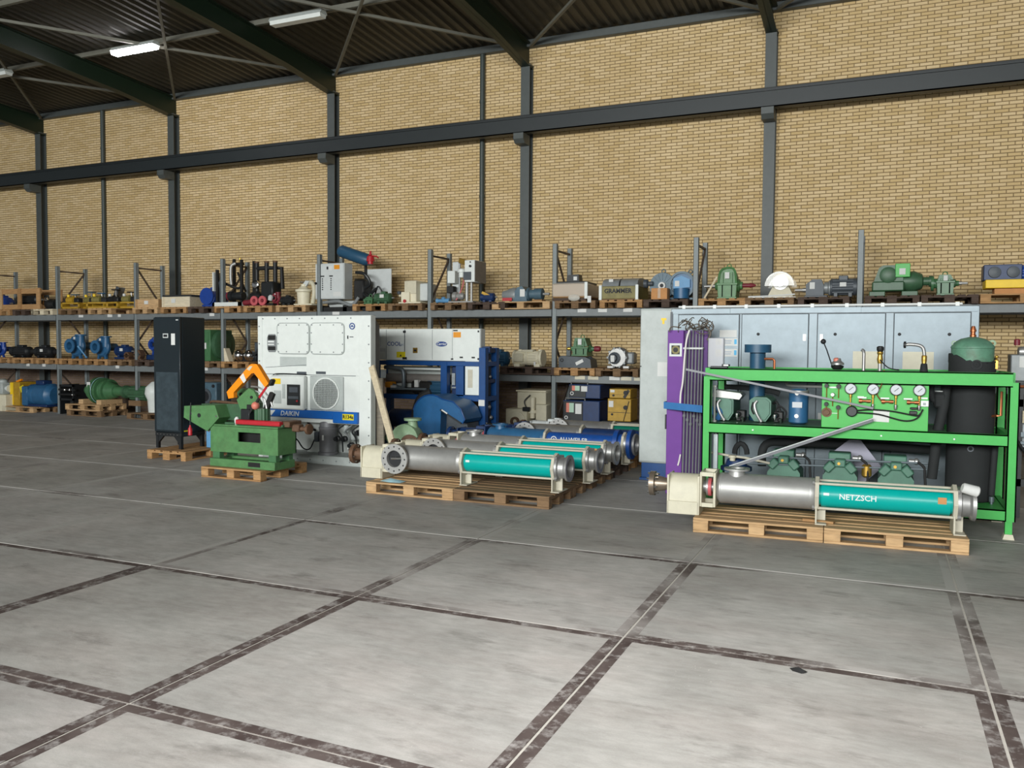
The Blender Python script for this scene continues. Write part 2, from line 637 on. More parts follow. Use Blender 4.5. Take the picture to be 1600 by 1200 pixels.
bv, bf = brick_geo(0, 0.006, 0, BW)
_m = MB().add(bv, bf)
brick_mesh = mesh_from(_m, 'brick', fix=False)
brick_mesh.materials.append(MATS['brick'])
field = MB()
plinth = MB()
nrow = int(8.28 / PH)
ncol = int((XR - XL) / PW)
nb = 0
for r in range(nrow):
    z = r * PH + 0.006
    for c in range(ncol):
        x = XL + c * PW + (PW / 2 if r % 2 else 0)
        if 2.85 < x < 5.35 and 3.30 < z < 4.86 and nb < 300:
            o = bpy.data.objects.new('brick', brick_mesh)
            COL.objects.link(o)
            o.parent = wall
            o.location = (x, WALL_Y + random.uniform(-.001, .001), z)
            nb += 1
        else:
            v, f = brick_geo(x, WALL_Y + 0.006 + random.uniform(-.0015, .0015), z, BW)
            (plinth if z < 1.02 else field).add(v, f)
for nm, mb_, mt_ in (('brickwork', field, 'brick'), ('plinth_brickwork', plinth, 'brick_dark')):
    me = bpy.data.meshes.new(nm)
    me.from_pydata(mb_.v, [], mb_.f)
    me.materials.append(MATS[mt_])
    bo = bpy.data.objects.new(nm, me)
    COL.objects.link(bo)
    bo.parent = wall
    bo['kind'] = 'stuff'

# roof of trapezoidal sheet, falling gently towards the back wall
RS = 0.048


def roof_z(y):
    return 8.17 + (WALL_Y - y) * RS


_p = []
per = 0.22
x = XL
while x < XR:
    _p += [(x, 0.0), (x + .07, 0.0), (x + .10, 0.05), (x + .19, 0.05)]
    x += per
mbr = MB()
ys = (WALL_Y + .2, -17.5)
mbr.add([(px, y, roof_z(y) + pz) for y in ys for (px, pz) in _p], [[i, i + 1, len(_p) + i + 1, len(_p) + i] for i in range(len(_p) - 1)])
mbr.add([(XL, y, roof_z(y) + .12) for y in ys] + [(XR, y, roof_z(y) + .12) for y in ys], [[0, 1, 3, 2]])
struct('ceiling', mbr, 'roof_sheet', fix=False)

trim_n = [0]


def trim(mb, m, label=None):
    trim_n[0] += 1
    return struct('trim_%d' % trim_n[0], mb, m)


# eaves member, columns, rafters, rail beam with corbels
trim(B(XL, XR, 13.30, 13.45, 8.02, 8.17, .01), 'column_paint')
for cx in COLX:
    c = MB()
    c.box(cx - .1, cx + .1, 13.25, 13.265, 0, 7.64).box(cx - .1, cx + .1, 13.43, 13.449, 0, 7.64).box(cx - .006, cx + .006, 13.265, 13.43, 0, 7.64)
    c.box(cx - .11, cx + .11, 13.235, 13.449, 7.62, 7.65)
    trim(c, 'column_paint')
    r = MB()
    # tapered haunch and I-section rafter
    for (w0, w1, lo, hi) in ((-.10, .10, 0, .02), (-.007, .007, .02, .40), (-.10, .10, .40, .42)):
        y0, y1, y2 = 13.44, 11.6, -17.4
        d0, d1 = 0.50, 0.40
        zt = [roof_z(y) - .09 for y in (y0, y1, y2)]
        if lo == 0:
            za = [zt[0] - d0, zt[1] - d1, zt[2] - d1]
            pr = [(y0, za[0]), (y1, za[1]), (y2, za[2]), (y2, za[2] + .02), (y1, za[1] + .02), (y0, za[0] + .02)]
        elif lo == .02:
            pr = [(y0, zt[0] - d0), (y1, zt[1] - d1), (y2, zt[2] - d1), (y2, zt[2]), (y0, zt[0])]
        else:
            pr = [(y0, zt[0] - .02), (y2, zt[2] - .02), (y2, zt[2]), (y0, zt[0])]
        r.prism(pr, 'x', cx + w0, cx + w1)
    trim(r, 'rafter_green')
for y in (10.6, 8.15, 5.7, 3.25, 0.8, -1.65, -4.1):
    z = roof_z(y)
    trim(B(XL, XR, y - .035, y + .035, z - .10, z - .001), 'purlin')
for i in range(len(COLX) - 1):
    a, b = COLX[i] + .1, COLX[i + 1] - .1
    for (xa, xb) in ((a, b), (b, a)):
        z0, z1 = roof_z(13.3) - .14, roof_z(8.2) - .14
        trim(MB().bar((xa, 13.3, z0), (xb, 8.2, z1), .055, .055), 'purlin')
rail = MB()
rail.box(XL, XR, 12.93, 12.95, 6.17, 6.47).box(XL, XR, 12.93, 13.12, 6.17, 6.19).box(XL, XR, 12.90, 13.12, 6.455, 6.475)
trim(rail, 'beam_blue_grey')
trim(B(XL, XR, 12.96, 13.02, 6.475, 6.53, .008), 'rail_dark')
for cx in COLX:
    trim(MB().prism([(12.9, 6.168), (12.9, 6.05), (12.98, 5.97), (13.25, 5.97), (13.25, 6.168)], 'x', cx - .11, cx + .11), 'column_paint')
# rain pipes down the wall
for i, dx in enumerate((-15.85, -4.53)):
    p = MB().cyl((dx, 13.38, 0), (dx, 13.38, 8.1), .055, n=14)
    for z in (1.5, 3.2, 5.0, 7.0):
        p.cyl((dx, 13.38, z), (dx, 13.38, z + .05), .063, n=14)
    trim(p, 'pipe_dark')

# strip lamps under the first purlin
for k, (x0, lit, lb) in enumerate([(-12.0, True, 'lit fluorescent strip lamp glowing white under the roof'),
                                   (-7.7, False, 'unlit fluorescent strip lamp under the roof, right of the lit one'),
                                   (-16.6, False, 'strip lamp at the far left edge under the roof')]):
    y = 10.42
    z = roof_z(y) - .22
    t = thing('strip_lamp', lb, 'lamp', (x0 + .6, y, z), local=False)
    h = MB().prism([(y - .11, z + .02), (y + .11, z + .02), (y + .06, z + .10), (y - .06, z + .10)], 'x', x0, x0 + 1.24)
    part('housing', h, 'white_dirty', t)
    part('diffuser', MB().prism([(y - .10, z + .02), (y + .10, z + .02), (y + .08, z - .05), (y - .08, z - .05)], 'x', x0 + .02, x0 + 1.22), 'lamp_on' if lit else 'white_paint', t)
    for s in (.15, 1.05):
        part('hanger', B(x0 + s, x0 + s + .03, y - .01, y + .17, z + .10, z + .12), 'purlin', t)

# ================================================================== PALLETS
PAL = {}


def pallet_proto(m):
    t = thing('wooden_pallet', 'x', 'pallet')
    yb = [(-.4, .145), (-.2225, .10), (-.0725, .145), (.1225, .10), (.255, .145)]
    for (y, w) in yb:
        part('deck_board', B(-.6, .6, y, y + w, .122, .144, .003), m, t)
    for x in (-.6, -.0725, .455):
        part('cross_board', B(x, x + .145, -.4, .4, .1, .122), m, t)
    for (y, w) in ((-.4, .1), (-.0725, .145), (.3, .1)):
        for x in (-.6, -.0725, .455):
            part('block', B(x, x + .145, y, y + w, .022, .1, .004), m, t)
        part('bottom_board', B(-.6, .6, y, y + w, 0, .022, .003), m, t)
    return t


def pallet(x, y, z, m, label, rz=0.0, sx=1.0, sy=1.0):
    """pallet with its centre at x, y; 1.2 m along x when rz is 0"""
    if m not in PAL:
        PAL[m] = pallet_proto(m)
        o = PAL[m]
    else:
        o = copy_tree(PAL[m])
    o.location = (x, y, z)
    o.rotation_euler = (0, 0, rz)
    o.scale = (sx, sy, 1)
    o['label'] = label
    return o


# ================================================================== PALLET RACK
RX = [-21.15, -18.45, -15.75, -13.04, -10.35, -7.67, -4.95, -2.255, .40, 3.08, 5.78]
RY0, RY1 = 11.85, 12.66
ZB1, ZB2 = 2.515, 1.265
rack = thing('pallet_rack', 'long grey steel pallet rack along the brick wall', 'rack', (-6, 12.2, 0), local=False)
for i, rx in enumerate(RX):
    for y in (RY0, RY1):
        p = MB().box(rx - .045, rx + .045, y, y + .006, 0, 3.74).box(rx - .045, rx - .039, y, y + .07, 0, 3.74).box(rx + .039, rx + .045, y, y + .07, 0, 3.74)
        p.box(rx - .06, rx + .06, y - .02, y + .1, 0, .008)
        part('upright_post', p, 'rack_grey', rack)
    part('brace', MB().bar((rx, RY0 + .07, 3.62), (rx, RY1, 3.62), .035, .035), 'brace_brown', rack)
    zz = [.25, 1.05, 1.85, 2.72, 3.6]
    for k in range(4):
        a, b = (RY0 + .07, RY1) if (k + i) % 2 else (RY1, RY0 + .07)
        part('brace', MB().bar((rx, a, zz[k]), (rx, b, zz[k + 1]), .03, .035), 'brace_brown', rack)
for i in range(len(RX) - 1):
    for zb in (ZB1, ZB2):
        for y in (RY0 - .02, RY1 + .02):
            part('shelf_beam', B(RX[i] + .047, RX[i + 1] - .047, y, y + .05, zb - .14, zb, .006), 'rack_beam', rack)
# paper tags on the beams
for (x, zc, w, m) in [(-14.95, ZB1, .16, 'paper'), (-13.95, ZB1, .16, 'paper'), (-13.6, ZB1, .1, 'paper'), (-10.7, ZB1, .14, 'paper'), (-7.3, ZB1, .18, 'paper'),
                      (-16.9, ZB2, .12, 'paper'), (-16.3, ZB2, .12, 'paper'), (-13.7, ZB2, .12, 'paper'), (-10.9, ZB2, .13, 'paper'), (-1.78, ZB1, .17, 'paper'), (-1.38, ZB1, .17, 'paper'), (-.9, ZB1, .17, 'paper'),
                      (-1.82, ZB2, .2, 'cream'), (-1.56, ZB2, .2, 'cream'), (-1.15, ZB2, .2, 'paper'), (-.93, ZB2, .2, 'cream'), (-.68, ZB2, .2, 'cream')]:
    part('shelf_label', B(x, x + w, RY0 - .024, RY0 - .0205, zc - .07, zc - .005), m, rack)


# ================================================================== SCREW PUMPS
def screw_pump(label, loc, rz, port='up', casing='stainless', stator='teal', housing='cream', text=None, stub='rust_brown', rods=True, feet=True):
    """progressive cavity pump lying along x, its base on z=0"""
    t = thing('screw_pump', label, 'pump', loc, rz)
    az = .27
    A = Vector((0, 0, az))
    sh = part('drive_flange', MB().lathe((-.20, 0, az), (1, 0, 0), [(0, .05), (.0, .125), (.05, .125), (.055, .08), (.09, .08), (.20, .055)], 20), stub, t)
    bm = MB()
    for k in range(8):
        a = k * PI / 4 + .2
        bm.cyl((-.225, .105 * math.cos(a), az + .105 * math.sin(a)), (-.12, .105 * math.cos(a), az + .105 * math.sin(a)), .011, n=6)
    part('bolt_ring', bm, 'chrome', sh)
    # bearing housing: barrel on a box foot
    hb = MB().prism(arc(0, az, .125, 0, 180, 10) + [(-.13, az - .02), (-.14, .03), (.14, .03), (.13, az - .02)], 'x', 0, .31)
    part('bearing_housing', hb, housing, t)
    fb = MB().box(-.005, .015, -.15, .15, 0, az + .12, .004).box(.295, .318, -.15, .15, -.0, az + .12, .004).box(0, .31, -.15, -.13, .0, .13, .004).box(0, .31, .13, .15, .0, .13, .004)
    part('housing_rib', fb, housing, t)
    lf = MB()
    for x0, x1 in ((.32, .34), (.45, .475)):
        lf.box(x0, x1, -.15, .15, .09, az + .165, .005)
    lf.box(.34, .45, -.15, -.11, .09, .13).box(.34, .45, .11, .15, .09, .13).box(.34, .45, -.15, -.11, az + .125, az + .165).box(.34, .45, .11, .15, az + .125, az + .165)
    part('lantern', lf, housing, t)
    part('shaft_seal', MB().lathe((.33, 0, az), (1, 0, 0), [(0, .06), (.04, .06), (.04, .09), (.08, .09), (.08, .05), (.13, .05)], 16), 'steel_dull', t)
    part('seal_ring', CY((.39, 0, az), (.42, 0, az), .093, n=16), 'red_pink', t)
    r = .152
    cs = part('pump_casing', MB().lathe((.475, 0, az), (1, 0, 0), [(0, r * .8), (.03, r), (.045, r), (.05, r * 1.015), (.06, r), (.87, r), (.875, r * 1.015), (.885, r), (.91, r), (.925, r * .93)], 32), casing, t)
    px_ = .66 if port == 'up' else .53
    pm = MB()
    dv = Vector((0, 0, 1)) if port == 'up' else Vector((0, -1, 0))
    c0 = Vector((px_, 0, az))
    if port == 'up':
        pm.lathe(c0 + dv * .10, dv, [(0, .09), (.08, .075), (.085, .125), (.105, .125), (.105, .07), (.02, .068)], 26, False)
    else:
        pm.lathe(c0 + dv * .06, dv, [(0, .13), (.12, .125), (.12, .185), (.155, .185), (.155, .105), (.02, .10)], 28, False)
    sf = part('suction_flange', pm, casing, t)
    ho = MB()
    rr, tp = (.103, .205) if port == 'up' else (.15, .215)
    u, w, d = frame_of(dv)
    for k in range(12 if port != 'up' else 8):
        a = 2 * PI * k / (12 if port != 'up' else 8)
        q = c0 + dv * tp + (u * math.cos(a) + w * math.sin(a)) * rr
        ho.cyl(q - dv * .001, q + dv * .001, .011, n=8)
    part('bolt_hole', ho, 'ink_black', sf)
    if port != 'up':
        part('port_bore', CY((px_, -.160, az), (px_, -.168, az), .104, n=26), 'ink_black', sf)
        part('rotor_shaft', CY((px_ - .06, -.172, az), (px_ + .10, -.172, az + .01), .022, n=12), 'chrome', sf)
    for x0 in (1.395, 2.565):
        part('end_plate', MB().lathe((x0, 0, az), (1, 0, 0), [(0, .05), (0, .168), (.035, .168), (.035, .05)], 8), 'cream_dark', t)
    part('stator', MB().lathe((1.43, 0, az), (1, 0, 0), [(0, .105), (.02, .105), (.02, .122), (1.115, .122), (1.115, .105), (1.135, .105)], 32), stator, t)
    if rods:
        for a in (48, 132, 228, 312):
            y, z = .158 * math.cos(math.radians(a)), az + .158 * math.sin(math.radians(a))
            rd = part('tie_rod', CY((1.38, y, z), (2.62, y, z), .0125, n=8), 'cream_dark', t)
            part('nut', MB().cyl((2.60, y, z), (2.63, y, z), .022, n=6).cyl((1.37, y, z), (1.392, y, z), .022, n=6), 'steel_dull', rd)
    part('discharge_flange', MB().lathe((2.60, 0, az), (1, 0, 0), [(0, .15), (.03, .15), (.04, .125), (.10, .12), (.12, .15), (.15, .155), (.15, .11), (.03, .10)], 28, False), 'steel_dull', t)
    if feet:
        for x0 in (1.40, 2.57):
            fm = MB().box(x0, x0 + .014, -.13, .13, 0, az - .1).box(x0, x0 + .10, -.15, .15, 0, .01).box(x0, x0 + .09, -.01, .01, .01, az - .12)
            part('support_foot', fm, 'cream_dark', t)
    if text:
        lettering(text, .074, (1.77, -.1245, az + .005), t, 'ink_white', bold=.0008)
        part('sticker', B(2.44, 2.51, -.1245, -.122, az + .0, az + .06), 'cardboard', t)
    part('name_tag', B(1.47, 1.52, -.124, -.119, az + .01, az + .035), 'ink_white', t)
    return t


TH = math.radians(2.6)
pallet(2.36, 5.60, 0, 'wood_new', 'light new wooden pallet under the drive end of the nearest teal pump', TH)
pallet(3.565, 5.655, 0, 'wood_new', 'light new wooden pallet under the teal tube end of the nearest pump', TH)
pl = screw_pump('nearest teal and stainless screw pump on two pallets before the green frame', (1.49, 5.42, .146), TH, 'up', text='NETZSCH', stub='bronze_steel')
solo('foam_sleeve', MB().lathe((4.12, 5.38, .585), (.9, .2, -.25), [(0, .035), (.01, .045), (.13, .05), (.14, .04)], 12), 'paper',
     'white packing sleeve on the discharge end of the nearest teal pump', 'packing', (4.2, 5.4, .56))
solo('wood_batten', MB().bar((2.78, 5.50, .158), (3.06, 5.46, .158), .08, .022), 'wood_mid', 'short wooden batten under the foot of the nearest teal pump', 'wood', (2.9, 5.45, .147))

rowm = ['wood_mid', 'wood_old', 'wood_old', 'wood_old', 'wood_dark', 'wood_mid']
nth = ['front', 'second', 'third', 'fourth', 'fifth', 'rearmost']
for k in range(6):
    y = 5.60 + .4 + k * .805
    pallet(-1.71, y, 0, 'wood_new' if k == 0 else rowm[k], 'wooden pallet under the left half of the pump row, %s from the camera' % nth[k])
    pallet(-.505, y, 0, rowm[(k + 1) % 6], 'brown wooden pallet under the right half of the pump row, %s from the camera' % nth[k])
Z = .146
screw_pump('teal screw pump at the front of the row, round suction flange facing the camera', (-2.55, 5.99, Z), 0, 'front')
screw_pump('second teal screw pump of the row, between two other teal pumps', (-2.44, 6.78, Z), 0, 'front', housing='cream')
screw_pump('third teal screw pump of the row, suction flange upwards and white lettering', (-2.46, 7.56, Z), 0, 'up', text='NETZSCH')
bp = screw_pump('bright blue screw pump with white maker name, behind the teal pumps', (-2.42, 8.36, Z + .03), 0, 'up', casing='blue_steel', stator='blue_pump', housing='blue_dark', rods=False, stub='blue_dark')
lettering('ALLWEILER', .085, (1.86, -.126, .30), bp, 'ink_white', bold=.001)
part('emblem', MB().ring((1.56, -.124, .30), (0, -1, 0), .045, .033, .004, 18).prism([(1.53, .275), (1.56, .32), (1.59, .275)], 'y', -.128, -.122), 'ink_white', bp)
part('end_flange', MB().lathe((2.45, 0, .27), (1, 0, 0), [(0, .12), (0, .2), (.06, .2), (.06, .14), (.2, .14), (.2, .21), (.25, .21), (.25, .1)], 24), 'blue_pump', bp)
screw_pump('dark blue screw pump with grey casing behind the bright blue pump', (-2.15, 9.16, Z + .03), 0, 'front', casing='steel_dull', stator='blue_dark', housing='blue_dark', rods=False, stub='iron_dark')
screw_pump('rearmost dark teal screw pump at the back of the row', (-1.9, 9.98, Z + .03), 0, 'front', casing='steel_dull', stator='teal_dark', housing='grey_light')
solo('plastic_film', MB().add([(-2.16, 5.68, .147), (-2.0, 5.63, .15), (-1.86, 5.66, .147), (-1.85, 5.78, .15), (-2.03, 5.76, .175), (-2.17, 5.76, .15), (-2.02, 5.70, .19)],
     [(0, 1, 6), (1, 2, 6), (2, 3, 6), (3, 4, 6), (4, 5, 6), (5, 0, 6)]), 'film_blue', 'crumpled pale blue plastic film under the front pump flange', 'film', (-2.0, 5.7, .147))


# ================================================================== GENERIC MACHINES
def motor(t, L, r, m, x=0, y=0, z=0, flip=1, box=True, teeth=14, foot=True, plate=True, cowl=None, axis='x'):
    """electric motor along x; the shaft at the flip side"""
    h = r + .03
    c = (x, y, z + h)
    X = lambda a: x + flip * a
    b = part('motor_body', MB().gear((X(-L * .28), y, z + h), (X(L * .3), y, z + h), r, r * .09, teeth), m, t)
    part('end_bell', MB().lathe((X(L * .3), y, z + h), (flip, 0, 0), [(0, r * 1.02), (L * .05, r * 1.02), (L * .09, r * .7), (L * .12, r * .35)], 20), m, t)
    part('fan_cowl', MB().lathe((X(-L * .28), y, z + h), (-flip, 0, 0), [(0, r * 1.03), (L * .16, r * 1.03), (L * .2, r * .8), (L * .2, r * .1)], 20), cowl or m, t)
    part('shaft', CY((X(L * .4), y, z + h), (X(L * .55), y, z + h), r * .16, n=10), 'steel_dull', t)
    if box:
        tb = part('terminal_box', B(x - L * .13, x + L * .13, y - r * .55, y + r * .55, z + h + r * .75, z + h + r * 1.35, .01), m, t)
    if foot:
        for s in (-.2, .2):
            part('foot', B(x + s * L - .03, x + s * L + .03, y - r, y + r, z, z + h - r * .7, .005), m, t)
    if plate:
        part('nameplate', B(x - .05, x + .05, y - r * 1.0 - .008, y - r * .97, z + h + .0, z + h + .07), 'paper', t)
    return t


def gearbox(t, w, d, h, m, x=0, y=0, z=0, sh=.5, shaft=(1, 1), arch=True, tilt=0, label=True, smat='steel_dull', rs=.03):
    hl = h * sh
    part('lower_housing', MB().prism([(x - w * .46, z + .03), (x - w * .5, z + hl), (x + w * .5, z + hl), (x + w * .46, z + .03)], 'y', y - d / 2, y + d / 2), m, t)
    part('foot_flange', B(x - w * .52, x + w * .52, y - d * .58, y + d * .58, z, z + .03, .004), m, t)
    part('split_flange', B(x - w * .56, x + w * .56, y - d * .56, y + d * .56, z + hl, z + hl + .035, .005), m, t)
    if arch:
        up = MB().prism([(x + w * .46 * math.cos(math.radians(a)), z + hl + .03 + (h - hl - .03) * math.sin(math.radians(a))) for a in range(0, 181, 15)], 'y', y - d * .42, y + d * .42)
    else:
        up = MB().prism([(x - w * .48, z + hl + .03), (x - w * .36, z + h), (x + w * .3, z + h), (x + w * .48, z + hl + .05)], 'y', y - d * .42, y + d * .42)
    part('upper_housing', up, m, t)
    rb = MB()
    for k in (-.25, .25):
        rb.box(x + k * w - .012, x + k * w + .012, y - d * .5, y - d * .40, z + .03, z + h * .82, .003)
    part('rib', rb, m, t)
    for s, on in ((-1, shaft[0]), (1, shaft[1])):
        part('bearing_cover', MB().lathe((x + s * w * .45, y, z + hl), (s, 0, 0), [(0, h * .2), (.04, h * .2), (.05, h * .13), (.09, h * .12)], 18), m, t)
        if on:
            part('shaft', MB().lathe((x + s * w * .5, y, z + hl), (s, 0, 0), [(0, rs), (on * .6, rs), (on * .6, rs * .75), (on, rs * .75)], 12), smat, t)
    part('lifting_eye', MB().tube([(x + .035 * math.cos(a), y, z + h + .02 + .035 * math.sin(a)) for a in [k * PI / 6 for k in range(12)]], .009, 6, True), m, t)
    if label:
        part('paper_tag', B(x - w * .12, x + w * .12, y - d * .51, y - d * .505, z + h * .62, z + h * .62 + .11), 'paper', t)
    return t


def volute(t, r, m, x=0, y=0, z=0, inlet='iron_dark', back=.5, bm=None, neck=0.0):
    """centrifugal pump: spiral casing with the inlet towards -y and the outlet upwards"""
    zc = z + r + .05
    v = MB()
    pr = [(-.30 * r, .55 * r), (-.26 * r, .85 * r), (-.1 * r, r), (.12 * r, r), (.28 * r, .85 * r), (.34 * r, .5 * r)]
    v.lathe((x, y, zc), (0, 1, 0), pr, 26)
    part('volute_casing', v, m, t)
    part('outlet_neck', MB().lathe((x + .55 * r, y, zc), (0, 0, 1), [(0, .42 * r), (.95 * r, .32 * r), (.95 * r, .52 * r), (1.08 * r, .52 * r), (1.08 * r, .26 * r)], 20), m, t)
    i = part('inlet_flange', MB().lathe((x, y - .25 * r, zc), (0, -1, 0), [(0, .5 * r), (.3 * r + neck, .42 * r), (.3 * r + neck, .66 * r), (.42 * r + neck, .66 * r), (.42 * r + neck, .36 * r), (.1 * r, .3 * r)], 24, False), m, t)
    part('inlet_bore', CY((x, y - .3 * r, zc), (x, y - .32 * r, zc), .38 * r, n=20), inlet, i)
    part('bearing_frame', MB().lathe((x, y + .3 * r, zc), (0, 1, 0), [(0, .6 * r), (back * .3, .38 * r), (back * .8, .36 * r), (back * .82, .3 * r), (back, .12 * r)], 18), bm or m, t)
    for s in (-.5, .5):
        part('foot', MB().prism([(x + s * r - .12 * r, z), (x + s * r + .12 * r, z), (x + s * .6 * r + .1 * r, zc), (x + s * .6 * r - .1 * r, zc)], 'y', y - .12 * r, y + .12 * r), m, t)
    part('paper_tag', B(x - .12 * r, x + .12 * r, y - .29 * r, y - .275 * r, zc + .55 * r, zc + .85 * r), 'paper', t)
    return t


ZT = ZB1 + .146
ZM = ZB2 + .146
YF = 11.72  # front line of the pallets on the rack


def rpal(x0, z, m, label, wide=.8):
    """pallet on the rack with its short side to the front (or the long one if wide is 1.2)"""
    if wide > 1:
        return pallet(x0 + .6, YF + .4, z, m, label, 0)
    return pallet(x0 + .4, YF + .6, z, m, label, PI / 2)


# ------------------------------------------------------------------ top shelf, left to right
zt = ZB1 + .001
rpal(-18.15, zt, 'wood_mid', 'wooden pallet under the open timber crate at the left end of the top shelf')
rpal(-17.25, zt, 'wood_dark', 'dark wooden pallet under the right end of the open timber crate')
rpal(-16.55, zt, 'wood_pale', 'pale wooden pallet under the dark fitting right of the open timber crate')
t = thing('timber_crate', 'open timber frame crate at the left end of the top shelf', 'crate', (-17.0, 12.05, ZT))
for z in (.0, .40):
    for y in (-.28, .28):
        part('rail', B(-.78, .78, y - .03, y + .03, z, z + .13, .004), 'wood_mid', t)
for x in (-.78, -.05, .66):
    for y in (-.31, .31):
        part('post', B(x, x + .13, y - .022, y + .022, 0, .54, .004), 'wood_new' if x < -.5 else 'wood_mid', t)
    part('cross_beam', B(x, x + .1, -.28, .28, .0, .1, .004), 'wood_mid', t)
t2 = thing('electric_motor', 'black motor lying inside the open timber crate', 'motor', (-17.0, 12.05, ZT + .11))
motor(t2, .9, .12, 'black_paint', box=False, plate=False)
t = thing('pump_fitting', 'dark pump fitting on a pale pallet right of the timber crate', 'fitting', (-16.1, 11.95, ZT))
part('casing', MB().lathe((-.15, 0, .13), (1, 0, 0), [(0, .08), (.05, .12), (.2, .13), (.3, .07), (.4, .07)], 18), 'iron_dark', t)
part('flange', MB().lathe((.2, 0, .13), (1, 0, 0), [(0, .13), (.03, .13)], 18), 'black_paint', t)
part('cap', MB().lathe((-.1, -.05, .22), (0, 0, 1), [(0, .06), (.05, .05), (.09, .02)], 12), 'chrome', t)
part('foot', B(-.15, .25, -.08, .08, 0, .03, .005), 'black_paint', t)
t = thing('electric_motor', 'blue motor at the left edge of the top shelf behind the timber crate', 'motor', (-18.25, 12.2, ZT))
motor(t, .6, .16, 'blue_royal')

rpal(-15.55, zt, 'wood_old', 'brown wooden pallet under the left part of the yellow valve heap')
rpal(-14.5, zt, 'wood_new', 'light wooden pallet under the right part of the yellow valve heap')


def actuator(label, x, y, z, rz, body, top, hgt):
    t = thing('valve_actuator', label, 'valve', (x, y, z), rz, 'yellow valve actuators on the top shelf')
    f = MB().box(-.3, .3, -.12, -.08, 0, .05).box(-.3, .3, .08, .12, 0, .05).box(-.3, -.25, -.12, .12, 0, .16).box(.25, .3, -.12, .12, 0, .16).box(-.3, .3, -.12, -.09, .12, .16)
    part('yellow_frame', f, 'yellow_ind', t)
    part('actuator_body', MB().lathe((-.2, 0, .22), (1, 0, 0), [(0, .05), (.02, .09), (.2, .09), (.22, .12), (.25, .12), (.27, .06), (.42, .05)], 14), body, t)
    part('stem', CY((.05, 0, .16), (.05, 0, hgt), .02, n=8), 'steel_dull', t)
    part('handwheel', MB().tube([(.05 + .1 * math.cos(a), .1 * math.sin(a), hgt) for a in [k * PI / 7 for k in range(14)]], .012, 6, True).bar((-.05, 0, hgt), (.15, 0, hgt), .015, .015), top, t)
    part('gear_case', B(.08, .24, -.1, .06, .14, .28, .02), 'iron_dark', t)
    part('position_cap', CY((-.12, -.05, .30), (-.12, -.05, .36), .035, n=12), 'paper' if top == 'iron_dark' else 'yellow', t)


actuator('yellow framed valve actuator at the left end of the yellow heap', -15.3, 11.98, ZT, .1, 'yellow_ind', 'blue_grey', .36)
actuator('yellow valve actuator with dark body, second in the yellow heap', -14.85, 12.1, ZT, -.15, 'olive', 'blue_grey', .42)
actuator('yellow valve actuator with blue handwheel in the middle of the heap', -14.4, 12.0, ZT, .25, 'olive', 'blue_steel', .38)
actuator('yellow valve actuator with tall dark stem in the heap', -13.95, 12.05, ZT, -.1, 'iron_dark', 'iron_dark', .46)
actuator('yellow valve actuator at the right end of the yellow heap', -13.5, 12.1, ZT, .15, 'olive', 'iron_dark', .40)
t = thing('steel_chute', 'bent grey sheet metal chute standing in the yellow valve heap', 'chute', (-14.25, 12.35, ZT))
part('tray', MB().prism([(-.12, .0), (.16, .55), (.19, .53), (-.06, 0)], 'y', -.12, .12), 'grey_machine', t)
part('side_plate', MB().prism([(-.12, .0), (.16, .57), (.26, .53), (.04, 0)], 'y', -.13, -.12), 'grey_dark', t)

rpal(-13.0, zt, 'wood_new', 'light wooden pallet under the small low timber box')
rpal(-12.1, zt, 'wood_mid', 'wooden pallet under the long timber box with a dark lid')
rpal(-11.25, zt, 'wood_dark', 'dark wooden pallet beside the blue motor on the top shelf')


def lowbox(label, x0, x1, y0, y1, h, m, lid=None):
    t = thing('timber_box', label, 'crate', ((x0 + x1) / 2, (y0 + y1) / 2, ZT), local=False)
    z = ZT
    part('front_board', B(x0, x1, y0, y0 + .025, z, z + h, .003), m, t)
    part('back_board', B(x0, x1, y1 - .025, y1, z, z + h, .003), m, t)
    part('end_board', B(x0, x0 + .025, y0 + .025, y1 - .025, z, z + h, .003), m, t)
    part('end_board', B(x1 - .025, x1, y0 + .025, y1 - .025, z, z + h, .003), m, t)
    part('bottom_board', B(x0 + .025, x1 - .025, y0 + .025, y1 - .025, z, z + .02), m, t)
    part('corner_batten', B(x0 + .0, x0 + .06, y0 - .015, y0, z, z + h), m, t)
    if lid:
        part('lid', B(x0 - .02, x1 + .03, y0 + .02, y1 + .02, z + h, z + h + .045, .006), lid, t)
    part('paper_tag', B(x0 + .3, x0 + .42, y0 - .018, y0 - .0005, z + h * .4, z + h * .8), 'paper', t)


lowbox('small low timber box beside the rack post on the top shelf', -12.98, -12.25, 11.8, 12.5, .2, 'wood_new')
lowbox('long low timber box with a dark lid on the top shelf', -12.1, -11.25, 11.78, 12.85, .24, 'wood_pale', 'black_matte')

t = thing('electric_motor', 'blue motor with upright flange left of the dark pipe skids', 'motor', (-10.95, 12.3, ZT), PI / 2)
motor(t, .6, .19, 'blue_royal')
part('mount_flange', MB().lathe((-.28, 0, .25), (-1, 0, 0), [(0, .1), (0, .2), (.03, .2), (.03, .1)], 24), 'blue_royal', t)
part('stand', B(-.3, .2, -.15, .15, 0, .06, .01), 'blue_royal', t)

rpal(-10.5, zt, 'wood_mid', 'wooden pallet under the first dark pipe skid with white base')
rpal(-9.62, zt, 'wood_mid', 'wooden pallet under the second dark pipe skid and red flanges')
